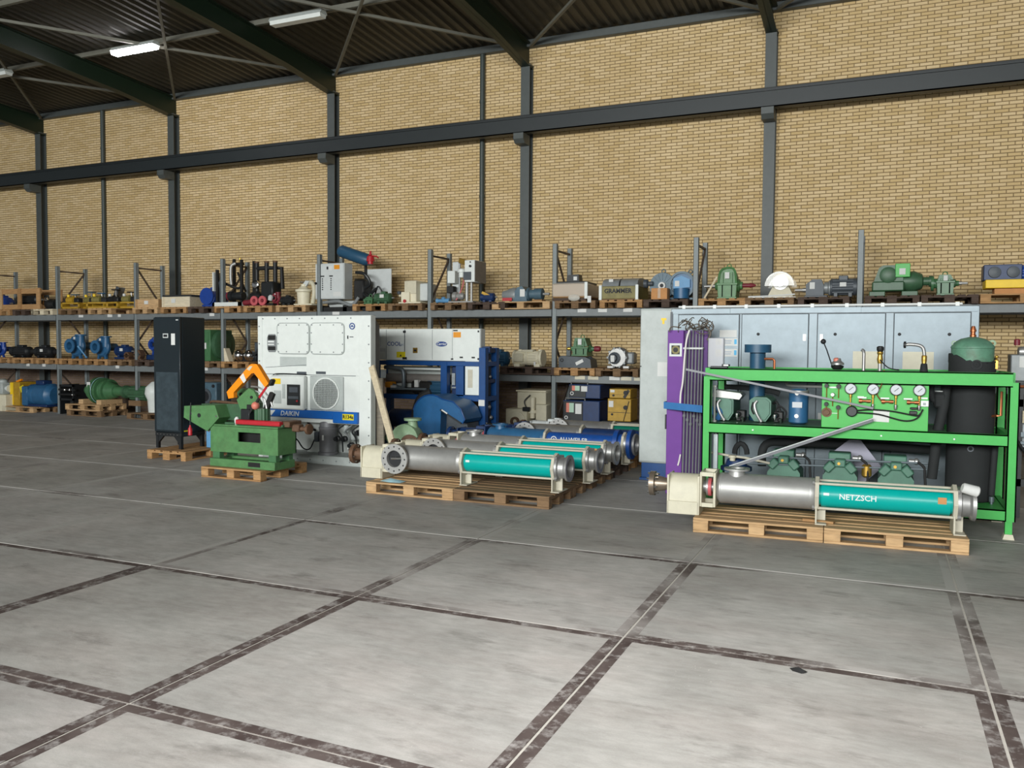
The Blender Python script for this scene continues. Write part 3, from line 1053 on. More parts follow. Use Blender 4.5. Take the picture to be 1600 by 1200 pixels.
# two pipe skids
t = thing('pipe_skid', 'dark pipe skid with white base frame and silver pipe', 'skid', (-10.15, 12.1, ZT))
part('base_frame', MB().box(-.42, .38, -.32, -.26, 0, .09).box(-.42, .38, .26, .32, 0, .09).box(-.42, -.36, -.32, .32, 0, .09).box(.32, .38, -.32, .32, 0, .09), 'white_paint', t)
for (x, y, h) in ((-.26, .22, 1.12), (.24, -.1, 1.06), (.3, .25, 1.06), (-.36, -.22, .84)):
    part('post', B(x - .03, x + .03, y - .03, y + .03, .09, h, .004), 'iron_dark', t)
part('top_pipe', MB().tube([(-.26, .22, 1.0), (-.1, .1, .99), (.24, -.05, .97)], .035, 10), 'iron_dark', t)
part('silver_pipe', MB().tube(smooth([(-.1, -.05, .5), (-.12, -.05, .7), (-.1, -.05, .93), (-.02, .0, .99)]), .035, 10), 'stainless', t)
part('brace', MB().bar((-.05, .1, .8), (.18, .1, .35), .035, .035), 'iron_dark', t)
part('white_panel', B(-.44, -.40, -.3, -.08, .35, .78, .006), 'white_paint', t)
part('filter_body', MB().lathe((-.28, -.15, .12), (0, 0, 1), [(0, .07), (.3, .07), (.42, .09), (.5, .05), (.6, .04)], 14), 'grey_dark', t)
part('pump_body', MB().lathe((-.1, -.12, .24), (1, 0, 0), [(0, .06), (.04, .12), (.12, .12), (.14, .08), (.35, .1), (.42, .09)], 16), 'black_paint', t)
part('pump_cover', MB().lathe((-.12, -.12, .24), (1, 0, 0), [(0, .1), (.06, .115), (.08, .1)], 16), 'red_dark', t)
part('pipe_run', MB().tube(smooth([(-.28, -.1, .55), (-.1, -.1, .48), (.1, -.05, .42), (.24, -.05, .5)]), .03, 8), 'iron_dark', t)
part('gauge_cap', CY((.18, -.08, 1.0), (.18, -.08, 1.1), .025, n=10), 'brass', t)
t = thing('pipe_skid', 'dark pipe skid with three uprights and a black tank', 'skid', (-9.32, 12.15, ZT))
for x in (-.28, .0, .24):
    part('upright_pipe', CY((x, .0, .05), (x, .0, .98), .05, n=12), 'iron_dark', t)
    part('pipe_cap', CY((x, 0, .98), (x, 0, 1.02), .055, n=12), 'rust_brown', t)
part('header_pipe', MB().tube([(-.3, 0, .86), (.0, 0, .87), (.34, .1, .86), (.36, .1, .4)], .05, 10), 'iron_dark', t)
part('tank', B(-.05, .3, -.16, .16, .12, .55, .03), 'black_paint', t)
part('gauge', MB().lathe((-.22, -.1, .5), (0, -1, .1), [(0, .09), (.04, .09), (.05, .07)], 20), 'chrome', t)
part('pump_head', MB().lathe((-.3, -.15, .22), (1, 0, 0), [(0, .09), (.1, .12), (.2, .12), (.26, .05)], 14), 'iron_dark', t)
part('base_frame', MB().box(-.38, .38, -.25, -.2, 0, .06).box(-.38, .38, .2, .25, 0, .06).box(-.38, -.33, -.2, .2, 0, .06).box(.33, .38, -.2, .2, 0, .06), 'iron_dark', t)
t = thing('flange_pair', 'pair of dull red pipe flanges in front of the black skid', 'flange', (-9.35, 11.80, ZT))
for x in (-.05, .18):
    f = part('flange', MB().lathe((x, .05, .115), (0, -1, 0), [(0, .105), (.04, .105), (.04, .045), (0, .04)], 20, False), 'red_pink', t)
part('branch', MB().tube([(-.38, .08, .07), (-.2, .07, .09), (-.05, .1, .11), (.18, .1, .11)], .06, 10), 'red_dark', t)
part('base', B(-.2, .3, .02, .12, 0, .02), 'red_dark', t)
rpal(-8.72, zt, 'wood_new', 'light wooden pallet under the small red pump and cream pump')
t = thing('pump_set', 'small dark red pump with black motor on the top shelf', 'pump', (-8.68, 11.95, ZT))
volute(t, .12, 'red_dark', x=-.22, back=.2)
motor(t, .36, .085, 'black_paint', x=.12, box=True, plate=False)
part('grey_valve', MB().lathe((-.3, -.1, .12), (.3, 0, 1), [(0, .05), (.08, .06), (.12, .03)], 12), 'grey_light', t)
t = thing('dosing_pump', 'cream coloured pump with round vessel beside the control cabinet', 'pump', (-8.08, 12.0, ZT))
part('vessel', MB().lathe((-.06, -.05, .02), (0, 0, 1), [(0, .13), (.26, .15), (.28, .18), (.32, .18), (.34, .12), (.40, .06), (.44, .06)], 20), 'rack_cream', t)
part('side_pipe', MB().tube(smooth([(.14, 0, .05), (.18, 0, .3), (.14, 0, .48), (.02, 0, .5)]), .05, 10), 'rack_cream_dull', t)
part('base_plate', B(-.22, .26, -.2, .2, 0, .03, .006), 'rack_cream', t)
part('bracket', MB().prism([(-.18, .34), (-.05, .34), (.1, .52), (.0, .54)], 'y', -.07, -.02), 'grey_light', t)
part('valve_wheel', MB().ring((-.1, -.05, .50), (0, 0, 1), .06, .045, .015, 16), 'grey_dark', t)

# control cabinet skid
t = thing('control_skid', 'grey control cabinet with button rows on a compressor skid', 'control cabinet', (-7.35, 12.1, ZB1), local=False)
z0 = ZB1
part('skid_base', MB().box(-7.8, -6.35, 11.95, 12.02, z0, z0 + .1).box(-7.8, -6.35, 12.6, 12.67, z0, z0 + .1).box(-7.8, -7.7, 11.95, 12.6, z0, z0 + .14).box(-6.5, -6.4, 11.95, 12.6, z0, z0 + .14).box(-7.12, -7.02, 11.95, 12.6, z0, z0 + .14), 'iron_dark', t)
part('hose_tray', MB().tube(smooth([(-7.6, 11.92, z0 + .2), (-7.2, 11.9, z0 + .22), (-6.9, 11.95, z0 + .14), (-6.75, 12.0, z0 + .3)]), .035, 8), 'grey_machine', t)
part('motor_bed', MB().lathe((-7.6, 12.2, z0 + .17), (1, 0, 0), [(0, .08), (.6, .08), (.65, .05)], 14), 'grey_light', t)
cb = part('cabinet', B(-7.78, -7.03, 11.88, 12.18, z0 + .27, z0 + 1.03, .008), 'grey_light', t)
part('cabinet_door', B(-7.765, -7.045, 11.866, 11.88, z0 + .285, z0 + 1.015, .004), 'grey_light', cb)
bt = MB()
for xx in (-7.58, -7.36):
    bt.box(xx - .045, xx + .045, 11.860, 11.866, z0 + .745, z0 + .77)
    for k in range(6):
        bt.cyl((xx, 11.866, z0 + .70 - k * .045), (xx, 11.856, z0 + .70 - k * .045), .014, n=8)
part('push_buttons', bt, 'ink_black', cb)
part('main_switch', B(-7.47, -7.43, 11.855, 11.866, z0 + .90, z0 + .96, .003), 'ink_black', cb)
part('warning_sticker', B(-7.28, -7.14, 11.861, 11.866, z0 + .9, z0 + .99), 'orange_sticker', cb)
part('switch_plate', B(-7.42, -7.33, 11.862, 11.866, z0 + .88, z0 + .97), 'paper', cb)
part('type_plate', B(-7.3, -7.1, 11.862, 11.866, z0 + .33, z0 + .42), 'paper', cb)
part('door_lock', CY((-7.75, 11.866, z0 + .60), (-7.75, 11.84, z0 + .62), .025, n=10), 'ink_black', cb)
part('air_receiver', MB().lathe((-7.5, 12.35, z0 + 1.36), (.93, 0, -.30), [(0, .04), (.02, .10), (.08, .135), (.75, .135), (.83, .10), (.86, .03)], 20), 'pipe_blue', t)
part('safety_valve', MB().lathe((-6.62, 12.25, z0 + 1.02), (0, 0, 1), [(0, .06), (.06, .06), (.06, .09), (.16, .075), (.2, .03), (.28, .02)], 14), 'red', t)
part('valve_lever', MB().tube([(-6.6, 12.25, z0 + 1.2), (-6.45, 12.22, z0 + 1.18), (-6.4, 12.22, z0 + 1.14)], .014, 6), 'red', t)
part('back_panel', B(-6.95, -6.32, 12.6, 12.63, z0 + .24, z0 + .95, .005), 'grey_light', t)
part('pipe_nest', MB().tube(smooth([(-6.95, 12.2, z0 + .85), (-6.7, 12.15, z0 + .8), (-6.6, 12.2, z0 + .6), (-6.8, 12.2, z0 + .45), (-6.6, 12.15, z0 + .3)]), .035, 8).tube(smooth([(-7.0, 12.25, z0 + .7), (-6.8, 12.25, z0 + .6), (-6.75, 12.3, z0 + .35), (-6.5, 12.3, z0 + .5)]), .03, 8), 'black_paint', t)
part('compressor_block', B(-7.0, -6.72, 12.15, 12.45, z0 + .25, z0 + .7, .04), 'iron_dark', t)
part('hose', MB().tube(smooth([(-6.62, 12.4, z0 + .3), (-6.5, 12.35, z0 + .55), (-6.42, 12.4, z0 + .4), (-6.55, 12.4, z0 + .25)]), .018, 8), 'black_paint', t)
part('support_post', B(-6.98, -6.93, 12.55, 12.6, z0 + .1, z0 + 1.1), 'iron_dark', t)

rpal(-6.72, zt, 'wood_mid', 'wooden pallet under the small dark green motor')
t = thing('electric_motor', 'small dark green motor on the top shelf right of the control cabinet', 'motor', (-6.1, 11.98, ZT))
motor(t, .44, .10, 'green_dark')
t = thing('gear_unit', 'small green gear unit left of the dark green motor', 'gearbox', (-6.45, 12.0, ZT))
gearbox(t, .2, .2, .16, 'green_oil', shaft=(.06, .06), label=False)
rpal(-5.85, zt, 'wood_old', 'brown wooden pallet under the cream gearbox on the top shelf')
t = thing('gearbox', 'cream upright gearbox with side spindle on the top shelf', 'gearbox', (-5.42, 12.05, ZT))
part('housing', B(-.13, .13, -.15, .35, .03, .47, .012), 'rack_cream', t)
part('cover', B(-.14, .14, -.165, -.15, .2, .46, .006), 'rack_cream_dull', t)
part('foot_plate', B(-.25, .27, -.22, .36, 0, .03, .005), 'rack_cream', t)
part('lower_housing', B(-.20, .0, -.2, -.02, .03, .24, .01), 'rack_cream', t)
part('spindle', MB().lathe((-.2, -.1, .17), (-1, 0, 0), [(0, .05), (.04, .05), (.05, .025), (.1, .025)], 14), 'rack_cream_dull', t)
part('wheel_head', MB().lathe((-.3, -.1, .2), (0, 0, 1), [(0, .04), (.05, .05), (.07, .02)], 12), 'grey_dark', t)
part('red_plug', CY((-.1, -.21, .05), (-.1, -.23, .05), .035, n=12), 'red', t)
part('rear_drive', B(.13, .33, -.02, .35, .06, .42, .02), 'grey_light', t)

rpal(-4.86, zt, 'wood_old', 'brown wooden pallet under the left part of the water treatment skid')
rpal(-4.02, zt, 'wood_dark', 'dark wooden pallet under the right part of the water treatment skid')
t = thing('water_skid', 'water treatment skid with white control box and steel pipes', 'skid', (-4.15, 12.05, ZT))
part('base_frame', B(-.35, .2, -.25, .2, 0, .03, .005), 'stainless', t)
part('back_plate', B(-.44, -.26, .1, .13, .1, .84, .005), 'grey_light', t)
part('small_box', B(-.46, -.29, -.08, .08, .4, .65, .008), 'white_paint', t)
cb = part('control_box', B(.02, .24, -.26, .26, .40, .83, .008), 'white_paint', t)
part('display', B(.0, .17, -.275, -.26, .44, .6, .005), 'grey_dark', cb)
part('rotary_switch', CY((.15, -.26, .71), (.15, -.285, .71), .025, n=12), 'ink_black', cb)
part('pilot_lamp', CY((.15, -.26, .79), (.15, -.275, .79), .014, n=8), 'ink_black', cb)
part('box_side', B(.24, .246, -.25, .25, .41, .82), 'grey_unit', cb)
for x, r in ((.02, .035), (.12, .025)):
    part('pipe', CY((x, -.15, .03), (x, -.15, .45), r, n=12), 'stainless', t)
part('dosing_head', MB().lathe((-.1, -.15, .5), (0, 0, 1), [(0, .06), (.1, .06), (.1, .085), (.16, .085), (.18, .05)], 16), 'white_paint', t)
part('hose', MB().tube(smooth([(-.05, -.15, .5), (-.06, -.17, .35), (-.14, -.18, .15), (-.2, -.2, .05)]), .012, 8), 'red_pink', t)
part('pump', MB().lathe((-.3, -.15, .13), (1, 0, 0), [(0, .05), (.03, .09), (.1, .09), (.12, .06), (.22, .075), (.26, .05)], 16), 'stainless', t)
part('valve_block', MB().bar((-.22, .0, .86), (.02, -.05, .78), .09, .1, .01), 'brass', t)
part('pipe_frame', MB().tube([(-.25, .05, .03), (-.25, .05, .82), (-.2, .0, .86)], .02, 8), 'grey_machine', t)
part('lower_box', B(-.45, -.3, -.12, .02, .2, .34, .01), 'iron_dark', t)
t = thing('blue_valve', 'flat blue valve beside the base of the water skid', 'valve', (-4.68, 11.95, ZT))
part('body', MB().lathe((-.16, 0, .05), (1, 0, 0), [(0, .05), (.03, .05), (.05, .035), (.2, .045), (.3, .05)], 12), 'blue_light', t)
part('bonnet', MB().lathe((0, 0, .06), (0, -.3, 1), [(0, .04), (.06, .04), (.07, .02)], 12), 'blue_light', t)
t = thing('dark_pump', 'small dark blue pump with black motor right of the water skid', 'pump', (-3.7, 12.0, ZT))
motor(t, .34, .08, 'blue_dark', box=False, plate=False)
part('hook', MB().bar((-.12, -.05, .2), (.1, -.05, .1), .03, .05), 'brass', t)

rpal(-3.5, zt, 'wood_new', 'light wooden pallet under the blue grey gear motor', 1.2)
t = thing('gear_motor', 'blue grey gear motor with shaft and red tag on the top shelf', 'gear motor', (-2.93, 12.0, ZT))
part('gear_case', MB().prism([(-.16, .02), (-.2, .14), (-.1, .28), (.0, .3), (.08, .2), (.1, .02)], 'y', -.13, .16), 'blue_grey', t)
part('input_bell', MB().lathe((-.15, 0, .14), (-1, 0, 0), [(0, .14), (.08, .15), (.22, .10), (.3, .08)], 20), 'grey_machine', t)
part('output_flange', MB().lathe((.08, 0, .15), (1, 0, 0), [(0, .13), (.03, .13), (.05, .09), (.14, .09), (.14, .11), (.3, .11), (.31, .05)], 20), 'blue_grey', t)
part('output_shaft', CY((.38, 0, .15), (.52, 0, .15), .028, n=12), 'steel_dull', t)
part('red_tag', B(-.4, -.2, -.16, -.15, .02, .08), 'red', t)
part('paper_tag', B(-.04, .06, -.137, -.131, .1, .24), 'paper', t)
part('foot', B(-.2, .12, -.16, .18, 0, .025, .004), 'blue_grey', t)
part('timber_block', B(.2, .4, -.1, .1, 0, .04), 'wood_mid', t)

rpal(-2.2, zt, 'wood_old', 'brown wooden pallet under the plastic wrapped crate')
t = thing('wrapped_crate', 'brown crate wrapped in plastic film with white corner strip', 'crate', (-1.85, 12.1, ZT))
part('crate_body', B(-.40, .26, -.38, .4, .05, .32, .02), 'brown_wrap', t)
part('film_wrap', B(-.41, .27, -.39, .41, .06, .33, .03), 'clear_film', t)
part('corner_strip', B(.24, .30, -.40, -.36, .03, .34, .006), 'white_paint', t)
part('lid_frame', B(-.34, .24, -.3, .35, .32, .36, .008), 'black_paint', t)
part('film_knot', MB().ball((.05, -.42, .05), .08, 10, 6, (1.5, .5, .8)), 'clear_film', t)
part('paper_tag', B(.3, .37, -.39, -.385, -.04, .08), 'paper', t)
part('skirt', B(-.4, .26, -.36, .4, 0, .05), 'wood_dark', t)
t = thing('control_box', 'small black control box on top of the wrapped crate', 'box', (-1.93, 12.05, ZT + .362))
part('case', MB().prism([(-.12, 0), (-.11, .13), (.12, .14), (.13, 0)], 'y', -.1, .1), 'black_paint', t)
part('paper_tag', B(.02, .09, -.106, -.1005, .03, .1), 'paper', t)

rpal(-1.32, zt, 'wood_mid', 'wooden pallet under the olive unit with two grey domes')
t = thing('twin_dome_unit', 'olive boxed unit with two grey half round covers', 'machine', (-.98, 12.1, ZT))
part('box', B(-.33, .36, -.36, .42, .02, .25, .008), 'olive', t)
for x in (-.355, .33):
    part('corner_post', B(x, x + .055, -.385, -.35, 0, .27, .005), 'white_paint', t)
for x0_, x1_ in ((-.30, .01), (.04, .36)):
    part('dome', MB().prism([(-.36, .25)] + [(.02 - .36 * math.cos(math.radians(a)), .27 + .14 * math.sin(math.radians(a)) ** .7) for a in range(6, 175, 14)] + [(.40, .25)], 'x', x0_, x1_), 'grey_machine', t)
part('paper_tag', MB().box(-.18, -.10, -.335, -.33, .33, .38), 'paper', t)
part('side_valve', MB().lathe((.42, -.1, .3), (1, 0, 0), [(0, .08), (.06, .08), (.08, .04), (.16, .04)], 14), 'grey_dark', t)
lettering('GRAMMER', .11, (.0, -.362, .16), t, 'ink_black', bold=.004)
part('base_rail', B(-.36, .4, -.37, .42, -.0, .02), 'wood_old', t)

rpal(-.50, zt, 'wood_dark', 'dark wooden pallet under the two round blue motors')
t = thing('round_motor', 'round blue grey flange motor behind the cardboard box', 'motor', (-.24, 12.15, ZT))
part('stator_housing', MB().lathe((0, -.1, .26), (0, 1, 0), [(0, .1), (0, .235), (.04, .24), (.4, .2), (.5, .1)], 30), 'blue_grey', t)
rb = MB()
for k in range(16):
    a = 2 * PI * k / 16
    rb.bar((.1 * math.cos(a), -.105, .26 + .1 * math.sin(a)), (.22 * math.cos(a), -.105, .26 + .22 * math.sin(a)), .014, .012)
part('rib', rb, 'blue_grey', t)
part('hub', MB().lathe((0, -.1, .26), (0, -1, 0), [(0, .07), (.05, .065), (.05, .035), (0, .03)], 18, False), 'paper', t)
part('shaft_bore', CY((0, -.11, .26), (0, -.14, .26), .03, n=14), 'ink_black', t)
part('foot', B(-.2, .2, -.08, .3, 0, .05, .006), 'blue_grey', t)
part('lifting_eye', MB().tube([(.0 + .035 * math.cos(a), 0, .53 + .035 * math.sin(a)) for a in [k * PI / 6 for k in range(12)]], .01, 6, True), 'blue_grey', t)
t = thing('round_motor', 'round blue motor with cut out shield next to the rack post', 'motor', (.12, 12.1, ZT))
part('stator_housing', MB().lathe((0, -.05, .27), (0, 1, 0), [(0, .1), (0, .235), (.05, .235), (.35, .22), (.45, .1)], 30), 'blue_steel', t)
part('rim', MB().ring((0, -.05, .27), (0, -1, 0), .24, .20, .03, 30), 'blue_grey', t)
part('shield_plate', MB().prism([(-.15, .2), (-.15, .38), (.0, .43), (.15, .36), (.15, .22)], 'y', -.09, -.05), 'blue_light', t)
part('lower_drum', MB().cyl((.0, -.09, .02), (.0, -.09, .2), .14, n=18), 'blue_steel', t)
part('paper_tag', B(-.12, -.04, -.097, -.0905, .24, .34), 'paper', t)
part('lifting_eye', MB().tube([(.14 + .035 * math.cos(a), 0, .5 + .035 * math.sin(a)) for a in [k * PI / 6 for k in range(12)]], .01, 6, True), 'blue_grey', t)
part('foot', B(-.2, .2, -.05, .35, 0, .04, .006), 'blue_grey', t)
t = thing('cardboard_box', 'small cardboard box standing in front of the round motors', 'box', (-.22, 11.86, ZT))
part('carton', B(-.15, .14, -.1, .1, 0, .20, .004), 'cardboard', t)
part('tape', B(-.03, .02, -.102, .1, .02, .202), 'brown_wrap', t)

rpal(.48, zt, 'wood_mid', 'orange brown wooden pallet under the green gearbox with long shaft')
t = thing('gearbox', 'green upright gearbox with long through shaft on the top shelf', 'gearbox', (.94, 12.1, ZT))
gearbox(t, .32, .42, .56, 'saw_green', sh=.42, shaft=(.27, 0), arch=True, rs=.035)
part('red_shaft', MB().lathe((.16, 0, .235), (1, 0, 0), [(0, .035), (.2, .035), (.2, .045), (.26, .03), (.3, .012)], 12), 'red_dark', t)
part('frame_band', MB().tube(smooth([(-.14, -.19, .05), (-.15, -.19, .3), (-.1, -.19, .5), (.1, -.19, .52), (.15, -.19, .3), (.14, -.19, .05)]), .02, 6), 'saw_green', t)
solo('wooden_stick', MB().bar((.56, 11.85, ZT + .01), (.77, 11.87, ZT + .38), .02, .03), 'wood_pale', 'thin wooden stick leaning on the green upright gearbox', 'stick', (.56, 11.85, ZT))
rpal(1.27, zt, 'wood_old', 'brown wooden pallet under the film wrapped bearing block')
t = thing('bearing_block', 'large bearing block wrapped in clear plastic film', 'bearing', (1.82, 12.1, ZT))
part('pedestal', MB().prism([(-.2, 0), (-.2, .06), (-.12, .22), (.12, .22), (.2, .06), (.2, 0)], 'y', -.08, .12), 'rack_cream_dull', t)
part('bearing_ring', MB().lathe((0, -.1, .27), (0, 1, 0), [(0, .05), (0, .13), (.2, .13), (.2, .05), (0, .05)], 24, False), 'steel_dull', t)
part('shaft_end', MB().lathe((0, -.16, .27), (0, 1, 0), [(0, .07), (.3, .07)], 18), 'chrome', t)
part('plastic_hood', MB().prism(arc(0, .2, .24, 180, 0, 12), 'y', -.28, .25), 'clear_film', t)
part('hood_band', MB().tube([(x, -.26, z) for x, z in arc(0, .2, .23, 155, 25, 10)], .015, 6), 'ink_white', t)
part('film_sheet', B(-.50, .27, -.32, .3, .0, .012), 'clear_film', t)
part('film_edge', MB().tube([(-.5, -.32, .02), (-.2, -.33, .025), (.1, -.32, .04), (.26, -.33, .05)], .012, 6), 'ink_white', t)
rpal(2.13, zt, 'wood_dark', 'dark wooden pallet under the dark grey gear motor')
t = thing('gear_motor', 'dark grey gear motor with finned body on the top shelf', 'gear motor', (2.58, 12.05, ZT))
part('output_shaft', MB().lathe((-.32, -.05, .13), (-1, 0, 0), [(0, .04), (.08, .035), (.08, .025), (.2, .025)], 12), 'steel_dull', t)
part('gear_case', MB().prism([(-.34, .03), (-.34, .22), (-.24, .30), (-.1, .30), (-.06, .2), (-.06, .03)], 'y', -.14, .14), 'grey_dark', t)
part('coupling', MB().lathe((-.06, 0, .16), (1, 0, 0), [(0, .1), (.06, .1), (.08, .13), (.11, .13)], 18), 'grey_machine', t)
motor(t, .56, .14, 'grey_dark', x=.24, z=.0, flip=-1, box=True)
part('paper_tag', B(-.28, -.2, -.146, -.1405, .14, .25), 'paper', t)
part('base_plate', B(-.36, .0, -.18, .18, 0, .03, .005), 'grey_dark', t)

rpal(3.16, zt, 'wood_dark', 'dark wooden pallet under the large green compressor set')
t = thing('compressor_set', 'large dark green compressor set with bright green box', 'compressor', (3.62, 12.1, ZT))
part('upper_drum', MB().prism([(-.34, .22), (-.26, .46), (-.2, .5), (.02, .5), (.1, .3), (.1, .22)], 'y', -.18, .18), 'green_dark', t)
part('front_cover', MB().lathe((-.12, -.18, .34), (0, -1, 0), [(0, .13), (.03, .13), (.05, .09)], 20), 'green_dark', t)
part('green_box', B(-.02, .2, -.22, .05, .30, .52, .008), 'panel_green', t)
part('paper_tag', B(.04, .13, -.227, -.2205, .34, .44), 'paper', t)
part('lower_case', B(-.36, .12, -.2, .2, .08, .24, .02), 'green_dark', t)
part('drive_bell', MB().lathe((.1, 0, .24), (1, 0, 0), [(0, .15), (.16, .17), (.28, .12), (.3, .07), (.38, .07), (.38, .09), (.43, .09), (.43, .03), (.46, .03)], 22), 'green_dark', t)
for x in (-.28, .2):
    part('foot', B(x - .12, x + .12, -.2, .2, 0, .08, .01), 'green_dark', t)
rpal(3.98, zt, 'wood_dark', 'dark wooden pallet under the small green gearbox at the right')
t = thing('gearbox', 'small green gearbox on the top shelf beside the yellow base', 'gearbox', (4.33, 12.1, ZT))
gearbox(t, .24, .3, .33, 'green_oil', sh=.6, shaft=(.0, .2), arch=False)
part('motor_flange', MB().lathe((-.1, 0, .2), (-1, 0, 0), [(0, .08), (.06, .08), (.06, .12), (.1, .12), (.1, .05)], 18), 'green_oil', t)
rpal(4.80, zt, 'wood_mid', 'wooden pallet under the yellow base with blue unit', 1.2)
t = thing('drive_unit', 'blue drive unit on a bright yellow base at the right end', 'machine', (5.25, 12.0, ZT))
part('yellow_base', B(-.38, .5, -.22, .22, .09, .22, .008), 'yellow', t)
part('skid_block', B(-.25, .2, -.15, .15, 0, .09, .006), 'cardboard', t)
part('cabinet', B(-.40, .12, -.1, .25, .22, .46, .01), 'blue_dark', t)
part('blue_motor', MB().gear((.12, 0, .33), (.5, 0, .33), .12, .012, 12), 'blue_royal', t)
for x in (-.25, .0):
    part('dial', MB().lathe((x, -.1, .34), (0, -1, 0), [(0, .09), (.03, .085), (.04, .04)], 18), 'grey_dark', t)
part('paper_tag', B(.2, .29, -.14, -.13, .32, .44), 'paper', t)

# ------------------------------------------------------------------ middle shelf
zm = ZB2 + .001
rpal(-18.2, zm, 'wood_mid', 'wooden pallet under the blue pump at the left end of the middle shelf')
rpal(-17.3, zm, 'wood_mid', 'wooden pallet under the black motors on the middle shelf')
rpal(-16.4, zm, 'wood_mid', 'wooden pallet left of the rack post on the middle shelf')
t = thing('centrifugal_pump', 'royal blue pump at the left end of the middle shelf', 'pump', (-18.1, 12.0, ZM))
volute(t, .17, 'blue_royal', back=.3)
for k, (x, L, lb) in enumerate([(-17.35, .8, 'long black motor beside the blue pump on the middle shelf'), (-16.45, .7, 'black motor just left of the rack post on the middle shelf')]):
    t = thing('electric_motor', lb, 'motor', (x, 12.05, ZM))
    motor(t, L, .13, 'black_paint', plate=(k == 1))
    part('coupling', CY((L * .5, 0, .16), (L * .5 + .12, 0, .16), .07, n=14), 'iron_dark', t)
rpal(-15.55, zm, 'wood_mid', 'wooden pallet under the larger blue volute pump')
rpal(-14.65, zm, 'wood_mid', 'wooden pallet under the smaller blue volute pump')
rpal(-13.85, zm, 'wood_old', 'brown wooden pallet under the rusty couplings')
t = thing('centrifugal_pump', 'large steel blue pump with wide dark inlet on the middle shelf', 'pump', (-15.25, 12.05, ZM))
volute(t, .27, 'blue_steel', x=-.05, back=.5, neck=.05)
t = thing('centrifugal_pump', 'steel blue pump with narrow inlet and motor, right of the large one', 'pump', (-14.4, 12.05, ZM))
volute(t, .25, 'blue_steel', back=.4, neck=.06)
t = thing('electric_motor', 'dark blue motor behind the narrow inlet pump', 'motor', (-13.85, 12.25, ZM))
motor(t, .55, .12, 'blue_dark', z=.05)
part('stand', B(-.25, .25, -.12, .12, 0, .05, .005), 'blue_dark', t)
solo('pump_shaft', MB().lathe((-15.0, 11.84, ZM + .31), (.7, .05, -.72), [(0, .03), (.05, .02), (.36, .018), (.40, .03)], 12), 'blue_light', 'thin blue rod leaning on the large steel blue pump', 'rod', (-14.75, 11.84, ZM))
for k, (x, y, z, lb) in enumerate([(-13.35, 11.9, 0, 'rusty ring coupling beside the rack post on the middle shelf'), (-13.02, 11.92, 0, 'larger rusty ring coupling right of the first one')]):
    t = thing('rusty_coupling', lb, 'coupling', (x, y, ZM))
    r = .09 + .03 * k
    part('ring', MB().lathe((0, -.06, r + .005), (0, 1, 0), [(0, r * .55), (0, r), (.14, r), (.14, r * .55), (0, r * .55)], 22, False), 'rust_brown', t)
    part('base', B(-r, r, -.05, .07, 0, .03), 'rust_brown', t)
    part('bolt', MB().cyl((r * .75, -.075, r + .005), (r * .75, -.06, r + .005), .015, n=6).cyl((-r * .75, -.075, r + .005), (-r * .75, -.06, r + .005), .015, n=6), 'iron_dark', t)
t = thing('centrifugal_pump', 'bright blue tilted pump above the rusty couplings', 'pump', (-12.75, 12.2, ZM))
volute(t, .2, 'blue_royal', z=.12, back=.35)
part('base_block', B(-.22, .25, -.12, .3, 0, .12, .01), 'blue_dark', t)
rpal(-12.95, zm, 'wood_dark', 'dark wooden pallet under the bright blue tilted pump')
rpal(-11.1, zm, 'wood_old', 'brown wooden pallet under the tall green fan housing')
rpal(-10.28, zm, 'wood_mid', 'wooden pallet under the twin silver domes')
t = thing('fan_housing', 'tall green box fan housing on the middle shelf', 'fan', (-10.75, 12.15, ZM))
part('box_body', B(-.28, .1, -.36, .35, 0, .72, .01), 'green_oil', t)
part('round_casing', MB().lathe((.1, .0, .38), (1, 0, 0), [(0, .34), (.1, .34), (.12, .3), (.12, .12), (.2, .1)], 26), 'green_dark', t)
part('paper_tag', B(-.1, -.02, -.367, -.3605, .28, .42), 'paper', t)
part('inspection_lid', B(-.2, .04, -.368, -.36, .46, .66, .004), 'green_oil', t)
t = thing('dome_pair', 'pair of polished silver domes on the middle shelf', 'valve', (-9.85, 12.0, ZM))
for x in (-.16, .14):
    part('dome', MB().lathe((x, .05, .14), (0, -1, 0), [(0, .13), (.05, .13), (.1, .11), (.14, .07), (.16, .01)], 22), 'chrome', t)
part('bracket', B(-.3, .3, .05, .1, 0, .2, .01), 'black_paint', t)
part('arm', MB().bar((.28, 0, .15), (.42, 0, .25), .04, .05), 'black_paint', t)
t = thing('timber_wedge', 'pale timber wedge leaning beside the silver domes', 'wood', (-10.22, 11.9, ZM))
part('wedge', MB().prism([(-.08, 0), (-.1, .3), (-.06, .3), (.06, 0)], 'y', -.05, .1), 'wood_pale', t)
t = thing('grey_case', 'dark grey machine case at the right of the silver domes', 'machine', (-9.45, 12.3, ZM - .14))
part('case', B(-.2, .2, -.2, .25, 0, .58, .015), 'grey_dark', t)
part('knob', CY((-.05, -.2, .4), (-.05, -.24, .4), .05, n=14), 'black_paint', t)
part('vent', B(.02, .16, -.205, -.2, .2, .5), 'black_paint', t)

